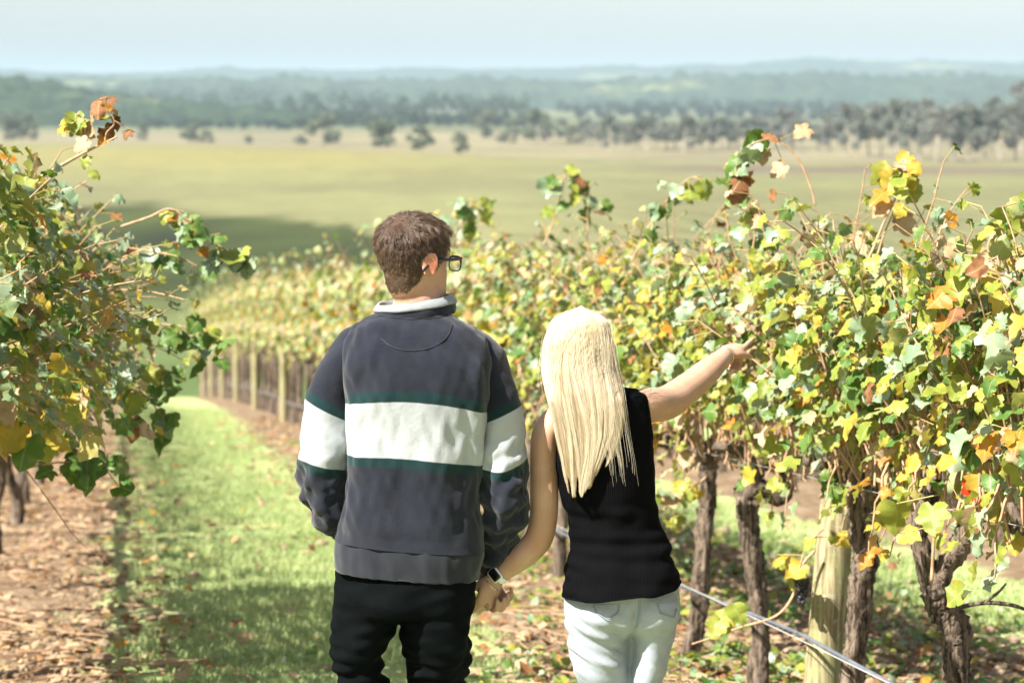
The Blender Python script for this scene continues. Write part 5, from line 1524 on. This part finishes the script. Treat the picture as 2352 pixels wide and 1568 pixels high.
kw_r = dict(n_cane=46, filler=470, spread=.23, flop=.28, dense=1.0, size=.068, low_sprays=6)
near_vine('r0', 5.05, 'grapevine just before the forked gnarled vine, sprawling yellow green canes', None, 501, 60, top=1.72, **kw_r)
near_vine('r1', 6.15, 'big leaved yellowing grapevine next to the forked gnarled vine, brown leaf on top', None, 511, 220, top=1.72, **kw_r)
near_vine('t1', 7.24, 'gnarled grapevine whose trunk forks into two crooked arms, one red leaf', trunk1, 521, 280, top=1.72, **kw_r)
near_vine('t2', 8.19, 'thick straight grapevine trunk standing against the leaning timber post', trunk2, 531, 280, top=1.78, **kw_r)
near_vine('t3', 9.5, 'grapevine with knuckled head and right angled arm, long shoot arching over its top', trunk3, 541, 260, top=1.80, **kw_r)
near_vine('t4', 10.5, 'grapevine with leaning dark trunk directly behind the pointing arm', trunk4, 551, 240, top=1.78, **kw_r)
near_vine('t5', 11.6, 'grapevine half hidden behind the black sleeveless top, yellow leaves', None, 561, 200, top=1.80, **kw_r)
near_vine('t6', 12.7, 'grapevine behind the long blonde hair, mixed yellow and green leaves', None, 571, 160, top=1.84, **kw_r)
near_vine('t7', 13.8, 'grapevine between the two walkers, lower leaves turning orange', None, 581, 140, top=1.86, **kw_r)

# single shoots and leaves that stand out against the field
v, b = nearV['t3']
shoot(v, b, [(1872, 470), (1862, 430), (1836, 370), (1800, 332), (1768, 316)], 8.9, .0048, 3, .07, probs(b=1, d=1), 901, (.8, 1.0))
shoot(v, b, [(1768, 318), (1730, 330), (1706, 352), (1696, 385), (1690, 420)], 8.9, .0026, 13, .085, probs(g=3, p=2, d=1, b=1.4), 902, (.1, 1.0), jitter=.035)
shoot(v, b, [(1706, 352), (1680, 375), (1660, 388)], 8.9, .002, 3, .075, probs(p=2, o=1), 903, (.5, 1.0), jitter=.03)
v, b = nearV['t2']
shoot(v, b, [(1985, 620), (2010, 560), (2035, 500), (2062, 445), (2085, 395), (2090, 372)], 8.1, .0055, 14, .075, probs(g=1, y=3, l=2, d=.6, o=.5, p=1), 904, (.68, 1.0), jitter=.035)
shoot(v, b, [(2000, 640), (2030, 540), (2072, 445)], 8.15, .005, 2, .07, probs(d=1), 905, (.6, 1.0))
shoot(v, b, [(1728, 580), (1738, 510), (1742, 470)], 8.9, .004, 8, .085, probs(g=2, y=2, p=1), 906, (.45, 1.0))
v, b = nearV['r1']
shoot(v, b, [(2180, 660), (2230, 625), (2290, 590), (2370, 555)], 6.9, .0055, 5, .10, probs(y=2, l=1, g=1), 907, (.2, 1.0), jitter=.08)
shoot(v, b, [(2395, 600), (2385, 540), (2360, 500), (2330, 500)], 6.6, .004, 4, .10, probs(b=2, l=1, y=1, g=1), 908, (.5, 1.0), jitter=.04)
v, b = nearV['t1']
shoot(v, b, [(2075, 800), (2110, 735), (2135, 680), (2150, 650)], 7.2, .005, 5, .10, probs(g=2, y=2, p=2), 909, (.2, 1.0), jitter=.07)
shoot(v, b, [(2140, 1330), (2146, 1230), (2160, 1150), (2190, 1060)], 7.05, .0055, 4, .09, probs(y=3, l=1), 910, (.4, 1.0), jitter=.06)
r_ = np.random.default_rng(31)
for (px, py, cls, sz) in [(2238, 1108, RED, .075), (2250, 1085, YELLOW, .09), (2262, 1150, YELLOW, .08), (2290, 1060, ORANGE, .08), (2330, 1075, YGREEN, .10), (2320, 1130, YGREEN, .09), (2140, 1160, YGREEN, .1), (2210, 1010, GREY, .11), (2330, 1225, YELLOW, .07), (2340, 1185, YGREEN, .085)]:
    add_leaf(v, P(px, py, 6.95) - b, frames(np.array([[r_.normal(0, .3), -.8, .5]]), np.array([[r_.normal(0, .5), 0, -1.]]))[0], sz, cls, r_)
v, b = nearV['t2']
shoot(v, b, [(1870, 1265), (1842, 1300), (1820, 1370), (1780, 1415), (1700, 1440), (1640, 1462), (1590, 1478)], 8.5, .006, 2, .07, probs(y=1), 911, (.1, .3), jitter=.04)
shoot(v, b, [(1890, 1215), (1852, 1255), (1830, 1330)], 8.4, .004, 4, .07, probs(y=2, l=2, g=1), 912, (.1, .9), jitter=.05)
for (px, py, cls, sz) in [(1665, 1410, YGREEN, .10), (1685, 1390, YGREEN, .08), (1655, 1425, YGREEN, .08), (2000, 1140, GREEN, .09), (2030, 1150, YGREEN, .1), (2010, 1180, YGREEN, .08), (2050, 1120, GREY, .09), (1985, 1160, GREEN, .09), (2060, 1165, YELLOW, .07)]:
    add_leaf(v, P(px, py, 8.3) - b, frames(np.array([[r_.normal(0, .3), -.8, .5]]), np.array([[r_.normal(0, .5), 0, -1.]]))[0], sz, cls, r_)
grapes(v, b, 1842, 1352, 8.45, 60, 71)
v, b = nearV['t4']
shoot(v, b, [(1450, 600), (1490, 520), (1540, 450), (1580, 412), (1608, 405)], 10.4, .0045, 12, .08, probs(g=2, y=2, p=2, b=.4), 913, (.3, 1.0), jitter=.04)
shoot(v, b, [(1640, 1080), (1590, 1120), (1545, 1150), (1522, 1170)], 10.2, .004, 9, .085, probs(y=3, l=1, p=1, d=1), 914, (.2, 1.0), jitter=.05)
shoot(v, b, [(1570, 960), (1578, 1000), (1600, 1030), (1618, 1060)], 10.2, .006, 2, .08, probs(l=1, d=1), 915, (.6, 1.0), jitter=.06)
v, b = nearV['t6']
shoot(v, b, [(1250, 560), (1275, 500), (1290, 440), (1300, 400), (1316, 410), (1345, 455), (1366, 488)], 12.5, .0045, 16, .09, probs(g=3, y=2, p=2, b=1), 916, (.25, 1.0), jitter=.04)
v, b = nearV['t7']
shoot(v, b, [(1040, 560), (1060, 510), (1082, 470), (1100, 480)], 13.8, .0045, 10, .09, probs(g=3, y=2, p=2), 917, (.3, 1.0), jitter=.05)

# ------------------------------------------------------------------ left-hand row
G_LEFT = 'vines of the sprawling row across the grass'
leftV = {}
def left_vine(key, Y, label, seed, n_parts, **kw):
    b = row_point(LEFT_A, Y); g = to_world(grow(seed, **kw))
    leftV[key] = (build_vine('grapevine', b, label, G_LEFT, g, bark_mesh(trunk_parts(np.random.default_rng(seed + 1), rad=.048)), seed, n_parts), b)
kw_l = dict(n_cane=36, filler=980, spread=.40, bias=1.3, flop=.40, dense=1.9, prob=PROB_L, size=.068, long_p=.03)
left_vine('l0', 7.54, 'sprawling grapevine of the left row with one long bare cane rising from its top', 611, 200, top=2.06, **kw_l)
left_vine('l1', 8.63, 'sprawling grapevine trailing a low shoot of dark green leaves over bare soil', 621, 280, top=2.06, **kw_l)
left_vine('l2', 9.72, 'bushy grapevine with a leafy shoot arching out over the grass alley', 631, 280, top=2.06, **kw_l)
left_vine('l3', 10.8, 'bushy green grapevine with two bare tan canes hanging below its leaves', 641, 240, top=2.02, **kw_l)
left_vine('l4', 11.9, 'grapevine with a dark bare trunk and leaves sprawling toward the grass alley', 651, 200, top=2.02, **kw_l)
v, b = leftV['l0']
shoot(v, b, [(60, 430), (92, 408), (150, 375), (205, 345), (268, 315)], 7.6, .0068, 0, .07, probs(d=1), 921, (.8, 1.0))
shoot(v, b, [(240, 328), (245, 305), (262, 285), (256, 262), (240, 240), (232, 226)], 7.6, .0028, 9, .055, probs(b=3, o=1, d=1, y=.6), 922, (.2, 1.0), jitter=.022)
shoot(v, b, [(175, 362), (190, 330), (196, 300), (190, 275), (180, 262)], 7.6, .0022, 8, .058, probs(y=3, d=1, b=.6), 923, (.2, 1.0), jitter=.022)
shoot(v, b, [(190, 300), (165, 285), (150, 275)], 7.6, .0012, 2, .055, probs(l=1, b=1), 924, (.8, 1.0), jitter=.015)
v, b = leftV['l2']
shoot(v, b, [(280, 520), (340, 500), (390, 480), (430, 505), (470, 540), (520, 575), (570, 600)], 9.0, .005, 26, .075, probs(g=4, p=3, y=2, o=.8, d=.8), 925, (.35, 1.0), jitter=.04)
shoot(v, b, [(300, 570), (360, 580), (410, 590), (455, 612)], 9.0, .0045, 7, .07, probs(p=3, g=1, d=1), 926, (.2, 1.0), jitter=.03)
shoot(v, b, [(270, 705), (350, 740), (420, 750), (470, 765), (530, 795)], 9.2, .0045, 18, .085, probs(g=5, y=2, p=2), 927, (.2, 1.0), jitter=.045)
v, b = leftV['l3']
shoot(v, b, [(290, 735), (305, 790), (318, 835)], 9.6, .006, 0, .08, probs(g=1), 928)
shoot(v, b, [(318, 740), (338, 785), (352, 830)], 9.6, .0065, 0, .08, probs(g=1), 929)
shoot(v, b, [(300, 800), (360, 840), (400, 860), (425, 870)], 9.8, .004, 10, .08, probs(g=3, y=2, p=2), 930, (.2, 1.0), jitter=.05)
v, b = leftV['l1']
shoot(v, b, [(250, 850), (290, 870), (330, 900), (360, 940), (378, 970)], 8.8, .004, 13, .085, probs(g=4, y=1, p=1.5, b=.5), 931, (.2, 1.0), jitter=.045)
shoot(v, b, [(120, 870), (170, 905), (215, 950), (235, 1010), (245, 1050)], 8.0, .004, 5, .085, probs(g=3, l=1), 932, (.1, .9), jitter=.06)
shoot(v, b, [(60, 1075), (110, 1065), (150, 1060), (200, 1065), (245, 1070)], 8.0, .003, 11, .10, probs(g=8, l=1), 933, (.3, 1.0), jitter=.035)
shoot(v, b, [(20, 1040), (60, 1080), (120, 1160), (180, 1240), (260, 1300)], 8.0, .003, 0, .10, probs(g=8), 934)
for (px, py, cls, sz) in [(15, 690, GREEN, .15), (75, 665, DRY, .09), (70, 705, DRY, .09), (20, 800, GREY, .11), (50, 985, YELLOW, .10), (65, 1000, GREEN, .12), (10, 900, DRY, .12), (180, 900, YELLOW, .09), (10, 640, GREY, .12)]:
    add_leaf(v, P(px, py, 7.3) - b, frames(np.array([[r_.normal(0, .3), -.8, .4]]), np.array([[r_.normal(0, .5), 0, -1.]]))[0], sz, cls, r_)

# ------------------------------------------------------------------ the rest of the rows: a few vines, copied
class Kind:
    def __init__(self, seed, left, **kw):
        r = np.random.default_rng(seed)
        g = to_world(grow(seed, **kw))
        self.trunk = bark_mesh(trunk_parts(r)); self.canes = cane_mesh(g, False, 3)
        self.leaves = leaf_cloud('vine_foliage', g['pos'], g['R'], g['size'], g['cls'], LEAF_SIMPLE, r)
far_r = [Kind(800 + k, False, top=1.98, n_cane=20, filler=420, spread=.24, flop=.25, size=.082, prob=PROB_FAR) for k in range(5)]
far_l = [Kind(830 + k, True, top=1.95, n_cane=12, filler=60, spread=.22, bias=.2, flop=.2, prob=PROB_L, size=.10) for k in range(4)]

def copy_vine(kind, base, label, group, sz=1.0, parts=True):
    e = empty('grapevine', tuple(base), label, 'grapevine', group); e.scale = (1, 1, sz)
    for nm, m, k in (('trunk', kind.trunk, None), ('canes', kind.canes, 'stuff'), ('foliage', kind.leaves, 'stuff')):
        o = add_obj(nm, m, e)
        if k: o['kind'] = k
rr_ = np.random.default_rng(99)
Y = 14.9
k = 0
while Y < 84:
    sz = np.interp(Y, [15, 30, 55, 85], [1.0, 1.08, 1.30, 1.42]) * rr_.uniform(.97, 1.04)
    b = row_point(ROW_A, Y)
    copy_vine(far_r[k % 5], b, 'grapevine further down the row beyond the walkers, leaves blurred yellow and green', 'vines far down the row beside the walkers', sz)
    Y += 1.09; k += 1
Y = 13.0
while Y < 70:
    copy_vine(far_l[k % 4], row_point(LEFT_A, Y), 'grapevine further down the sprawling row across the grass alley', 'vines far down the sprawling row', rr_.uniform(.95, 1.02)); Y += 1.09; k += 1
shade_kind = [Kind(860 + k_, True, top=1.9, n_cane=18, filler=260, spread=.14, bias=-.2, flop=.0, prob=PROB_L, size=.10) for k_ in range(2)]
for Y in (5.36, 6.45):
    copy_vine(shade_kind[k % 2], row_point(LEFT_A, Y), 'grapevine of the sprawling row standing alongside the walkers', 'vines alongside the walkers', 1.03); k += 1
Y = 11.0
while Y < 46:
    copy_vine(far_r[k % 5], row_point(ROW_A + ROW_STEP, Y), 'grapevine of the next row, its trunk seen under the leaves of the nearer row', 'vines of the second row', .96); Y += 1.25; k += 1
Y = 17.0
while Y < 44:
    copy_vine(far_r[k % 5], row_point(ROW_A + 2 * ROW_STEP, Y), 'grapevine of the third row, glimpsed between the trunks of the nearer rows', 'vines of the third row', .94); Y += 1.35; k += 1

# ------------------------------------------------------------------ posts, pipe, wires
post_mat, N, L = new_mat('weathered_post')
tc = N.new('ShaderNodeTexCoord').outputs['Object']
mp = N.new('ShaderNodeMapping'); mp.inputs['Scale'].default_value = (1, 1, .05); L.new(tc, mp.inputs['Vector'])
g1 = noise_tex(N, L, 70, 5, .6, mp.outputs[0]); g2 = noise_tex(N, L, 9, 5, .65, tc); g3 = noise_tex(N, L, 34, 4, .6, tc)
c = mixc(N, L, ramp(N, L, g1, .38, .62), (0.17, 0.14, 0.075), (0.40, 0.34, 0.20))
c = mixc(N, L, mathn(N, L, 'MULTIPLY', ramp(N, L, g2, .47, .60), .7), c, (0.26, 0.27, 0.12))
c = mixc(N, L, mathn(N, L, 'MULTIPLY', ramp(N, L, g3, .60, .68), .55), c, (0.40, 0.41, 0.34))
p = principled(N, L, c, .9, .15, bump(N, L, g1, .5, .004)); out(N, L, p.outputs[0])
wire_mat = simple_mat('galvanised_wire', (0.34, 0.34, 0.33), (0.45, 0.45, 0.43), 50, .5, .4, 0, .001)
pipe_mat = simple_mat('grey_poly_pipe', (0.09, 0.105, 0.13), (0.14, 0.155, 0.18), 14, .5, .4, .1, .001)
tie_mat = simple_mat('black_tie', (0.03, 0.03, 0.03), (0.05, 0.05, 0.05), 40, .5, .4, 0, .001)

def post(base, top, rad, label, group, seed):
    b = np.array(base); V, q, t = tube([np.array([0, 0, -.25]), (top - b) * .5, top - b], [rad, rad * .97, rad * .95], 24, 30, rough=.012, seed=seed)
    e = add_obj('vineyard_post', mesh_from('vineyard_post', V, [q, t], [post_mat]), None, tuple(b))
    e['label'] = label; e['category'] = 'post'
    if group: e['group'] = group
    return e
pb = P(1868, 1640, 8.55); pb[2] = 0; gz0 = float(ground_z(pb[0], pb[1])); pt = P(1990, 566, 8.65)
d = pt - P(1878, 1568, 8.55); bb = pt + d * ((gz0 - pt[2]) / d[2])
post(bb, pt, .066, 'thick leaning lichen stained timber post rising through the near vines', None, 5)
for k, Y in enumerate((20.6, 28.8, 37.0, 45.4, 53.4, 61.6, 69.6, 77.5)):
    b = row_point(ROW_A - .10, Y); post(b, b + [0, 0, 1.55], .066, 'pale round timber post standing in the far stretch of the vine row', 'posts along the row beside the walkers', 20 + k)
for k, (px, Y) in enumerate(((1668, 19.0), (2128, 15.6), (1300, 27.0))):
    b = row_point(ROW_A + ROW_STEP, Y); post(b, b + [0, 0, 1.7], .066, 'pale timber post of the second vine row', 'posts of the second row', 40 + k)

def line_along(a, h, Y0, Y1, step, sag, posts, rad, off, mat, name, label, cat, seg=8):
    ys_ = np.arange(Y0, Y1, step); X = a + off + ROW_B * ys_
    z = ground_z(X, ys_) + h
    ph = np.abs(np.sin((ys_ - posts[0]) / posts[1] * math.pi)) ** 1.0
    z = z - sag * ph
    o0 = np.array([X[0], ys_[0], z[0]])
    V, q, t = tube(np.column_stack([X, ys_, z]) - o0, np.full(len(ys_), rad), seg, len(ys_) * 2)
    return add_obj(name, mesh_from(name, V, [q, t], [mat]), None, tuple(o0), label=label, category=cat)
pipe = line_along(ROW_A, .40, 4.0, 84, .5, .06, (8.6, 8.2), .0075, -.085, pipe_mat, 'irrigation_pipe', 'grey drip irrigation pipe slung low along the vine row', 'pipe')
wire = line_along(ROW_A, .385, 4.0, 60, .7, .01, (8.6, 8.2), .0022, -.10, wire_mat, 'trellis_wire', 'thin pale wire strung just beside the drip irrigation pipe', 'wire', 6)
for h, nm in ((.97, 'waist high trellis wire carrying the gnarled arms of the vines'), (1.33, 'middle trellis wire running through the yellow leaves'), (1.66, 'top trellis wire running through the upper leaves')):
    line_along(ROW_A, h, 4.0, 84, .8, .0, (8.6, 8.2), .0009, -.07, wire_mat, 'trellis_wire', nm, 'wire', 6)
# ------------------------------------------------------------------ grass, litter, clods, weeds
def blades(n, area_fn, hlo, hhi, wid, seed):
    r = np.random.default_rng(seed)
    X, Y = area_fn(r, n); n = len(X)
    Z = ground_z(X, Y)
    h = r.uniform(hlo, hhi, n) * (0.75 + .5 * np.clip(Noise(seed, 2)(np.stack([X, Y], 1), .9) * .5 + .5, 0, 1)); an = r.uniform(0, 2 * math.pi, n); le = r.uniform(.1, .8, n)
    d = np.stack([np.cos(an), np.sin(an)], 1); w = np.stack([-d[:, 1], d[:, 0]], 1) * (wid * r.uniform(.7, 1.4, n))[:, None]
    b = np.stack([X, Y], 1)
    def pt(xy, z): return np.column_stack([xy, z])
    m = b + d * (h * le * .35)[:, None]; tp = b + d * (h * le)[:, None]
    V = np.stack([pt(b - w, Z - .004), pt(b + w, Z - .004), pt(m + w * .7, Z + h * .6), pt(m - w * .7, Z + h * .6), pt(tp, Z + h * (1 - .35 * le))], 1).reshape(-1, 3)
    o = np.arange(n)[:, None] * 5
    return V, [np.array([0, 1, 2, 3]) + o, np.array([3, 2, 4]) + o]

grass_mat, N, L = new_mat('grass_blades')
g = N.new('ShaderNodeNewGeometry')
big = noise_tex(N, L, 1.1, 4, .6, g.outputs['Position'])
c = mixc(N, L, g.outputs['Random Per Island'], (0.25, 0.34, 0.115), (0.44, 0.49, 0.24))
c = mixc(N, L, mathn(N, L, 'MULTIPLY', ramp(N, L, big, .5, .72), .6), c, (0.46, 0.44, 0.20))
p = principled(N, L, c, .5, .35); t = N.new('ShaderNodeBsdfTranslucent'); L.new(c, t.inputs[0])
mx = N.new('ShaderNodeMixShader'); mx.inputs[0].default_value = .35; L.new(p.outputs[0], mx.inputs[1]); L.new(t.outputs[0], mx.inputs[2]); out(N, L, mx.outputs[0])

def alley(a0, a1, y0, y1, wob, power=1.0):
    def fn(r, n):
        f = r.uniform(0, 1, n) ** power
        Y = y0 + (y1 - y0) * f; a = r.uniform(a0 - .3, a1 + .3, n)
        e = Noise(66, 2)(np.stack([a * 1.2, Y], 1), .55) * wob
        k = (a > a0 + e) & (a < a1 + e)
        a, Y = a[k], Y[k]; return a + ROW_B * Y, Y
    return fn
V, F = blades(150000, alley(-.10, 1.66, 8.5, 46, .16, 1.9), .025, .06, .0032, 1)
V2, F2 = blades(30000, alley(ROW_A + 1.5, ROW_A + 2.6, 11.5, 46, .16, 1.6), .03, .07, .005, 2)
F2 = [f + len(V) for f in F2]
add_obj('grass', mesh_from('grass', np.vstack([V, V2]), F + F2, [grass_mat], smooth=False), kind='stuff', label='short bright green grass in the alleys between vine rows', category='grass')

def scatter_leaves(n, fn, size, probs_, seed, lift=.008):
    r = np.random.default_rng(seed); X, Y = fn(r, n); n = len(X)
    pos_ = np.column_stack([X, Y, ground_z(X, Y) + lift + r.uniform(0, .02, n) + .02])
    nr = np.column_stack([r.normal(0, .45, n), r.normal(0, .45, n), np.ones(n)]); tp = r.normal(size=(n, 3))
    return pos_, frames(nr, tp), size * r.uniform(.5, 1.3, n), r.choice(8, n, p=probs_), r
def strip(a, half_, y0, y1, power):
    def fn(r, n):
        Y = y0 + (y1 - y0) * r.uniform(0, 1, n) ** power; t = r.normal(0, half_, n)
        return a + t + ROW_B * Y, Y
    return fn
lp = probs(d=3.5, b=5, o=.4, l=.3)
A = [scatter_leaves(2600, strip(LEFT_A + .15, .42, 8.5, 34, 1.6), .042, lp, 3), scatter_leaves(3000, strip(ROW_A - .1, .48, 8.0, 40, 1.6), .055, lp, 4), scatter_leaves(70, alley(-.1, 1.8, 9.5, 30, .1, 1.4), .07, probs(d=3, b=2, o=1, l=.5), 5, .03),
     scatter_leaves(1600, strip(ROW_A + .9, .40, 9.0, 26, 1.5), .05, lp, 8), scatter_leaves(110, strip(-.02, .18, 9.5, 22, 1.4), .055, probs(d=4, b=2, o=.7), 6, .02)]
cat_ = [np.concatenate([a[i] for a in A]) for i in range(4)]
add_obj('leaf_litter', leaf_cloud('leaf_litter', *cat_, LEAF_SIMPLE, np.random.default_rng(9)), kind='stuff', label='dry tan fallen vine leaves strewn over soil and grass', category='leaf litter')

def clods(n, fns, seed):
    r = np.random.default_rng(seed)
    t_ = (1 + 5 ** .5) / 2
    ico = np.array([(-1, t_, 0), (1, t_, 0), (-1, -t_, 0), (1, -t_, 0), (0, -1, t_), (0, 1, t_), (0, -1, -t_), (0, 1, -t_), (t_, 0, -1), (t_, 0, 1), (-t_, 0, -1), (-t_, 0, 1)]) / 1.9
    F = np.array([(0, 11, 5), (0, 5, 1), (0, 1, 7), (0, 7, 10), (0, 10, 11), (1, 5, 9), (5, 11, 4), (11, 10, 2), (10, 7, 6), (7, 1, 8), (3, 9, 4), (3, 4, 2), (3, 2, 6), (3, 6, 8), (3, 8, 9), (4, 9, 5), (2, 4, 11), (6, 2, 10), (8, 6, 7), (9, 8, 1)])
    Vs = []
    for fn in fns:
        X, Y = fn(r, n); m = len(X)
        s = .007 + .026 * r.uniform(0, 1, m) ** 4
        V = ico[None] * (1 + r.normal(0, .22, (m, 12, 1))) * s[:, None, None] * np.array([1.2, 1.0, .7])
        V = V + np.column_stack([X, Y, ground_z(X, Y) + .03 + s * .25])[:, None]
        Vs.append(V.reshape(-1, 3))
    V = np.vstack(Vs); k = len(V) // 12
    return V, (F[None] + (np.arange(k) * 12)[:, None, None]).reshape(-1, 3)
clod_mat = simple_mat('soil_clods', (0.15, 0.10, 0.06), (0.32, 0.24, 0.155), 7, .95, .1, .6, .006)
V, F = clods(9000, [strip(LEFT_A + .12, .40, 8.5, 30, 1.5), strip(ROW_A - .05, .50, 8.0, 36, 1.5), strip(ROW_A + .9, .40, 9, 26, 1.5)], 12)
add_obj('soil_clods', mesh_from('soil_clods', V, F, [clod_mat], smooth=False), kind='stuff', label='crumbly brown soil clods under the vines', category='soil')

# dead canes and twigs on the soil
r = np.random.default_rng(44); paths = []
for a0, n in ((LEFT_A + .15, 700), (ROW_A - .15, 700)):
    for k in range(n):
        Y = 8.5 + 22 * r.uniform() ** 1.5; X = a0 + r.normal(0, .4) + ROW_B * Y; an = r.normal(1.3, .8); ln = r.uniform(.06, .5)
        tt_ = np.linspace(-.5, .5, 5); bend = r.normal(0, .12)
        px_ = X + np.cos(an) * ln * tt_ - np.sin(an) * bend * ln * (tt_ ** 2 * 4); py_ = Y + np.sin(an) * ln * tt_ + np.cos(an) * bend * ln * (tt_ ** 2 * 4)
        paths.append(np.column_stack([px_, py_, ground_z(px_, py_) + .045 + r.uniform(0, .02)]))
V, F = join(thin_tubes(paths, .0045, .0022, 5))
add_obj('pruned_twigs', mesh_from('pruned_twigs', V, [F[0]], [cane_mat]), kind='stuff', label='dead pruned canes and twigs lying on the soil', category='twigs')

# weeds in the soil strip
r = np.random.default_rng(45); pos_, nn_, tt2 = [], [], []
for k in range(560):
    Y = 8.2 + 22 * r.uniform() ** 1.4; a = ROW_A + r.normal(.45, .65); m = int(r.integers(8, 22))
    cx, cy = a + ROW_B * Y, Y
    x = cx + r.normal(0, .07, m); y = cy + r.normal(0, .07, m)
    pos_.append(np.column_stack([x, y, ground_z(x, y) + .035 + r.uniform(0, .05, m)]))
    nn_.append(np.column_stack([r.normal(0, .5, m), r.normal(0, .5, m), np.ones(m)])); tt2.append(r.normal(size=(m, 3)))
pos_ = np.vstack(pos_); R_ = frames(np.vstack(nn_), np.vstack(tt2))
add_obj('weeds', leaf_cloud('weeds', pos_, R_, r.uniform(.02, .055, len(pos_)), r.choice(8, len(pos_), p=probs(g=5, y=3, p=2)), LEAF_SIMPLE, r), kind='stuff', label='low green weeds sprouting in the soil under the vines', category='weeds')
# ------------------------------------------------------------------ air
m, N, L = new_mat('haze')
v = N.new('ShaderNodeVolumePrincipled')
v.inputs['Color'].default_value = (0.45, 0.58, 0.69, 1)
v.inputs['Density'].default_value = 0.00017
v.inputs['Anisotropy'].default_value = 0.0
o = N.new('ShaderNodeOutputMaterial'); L.new(v.outputs[0], o.inputs['Volume'])
hz = np.array([(x, y, z) for x in (-26000, 26000) for y in (-60, 26500) for z in (-60, 112)], float)
hq = np.array([(0, 1, 3, 2), (4, 6, 7, 5), (0, 4, 5, 1), (2, 3, 7, 6), (0, 2, 6, 4), (1, 5, 7, 3)])
add_obj('haze', mesh_from('haze', hz, hq, [m], smooth=False), kind='stuff', label='pale blue haze in the air over the valley', category='haze')
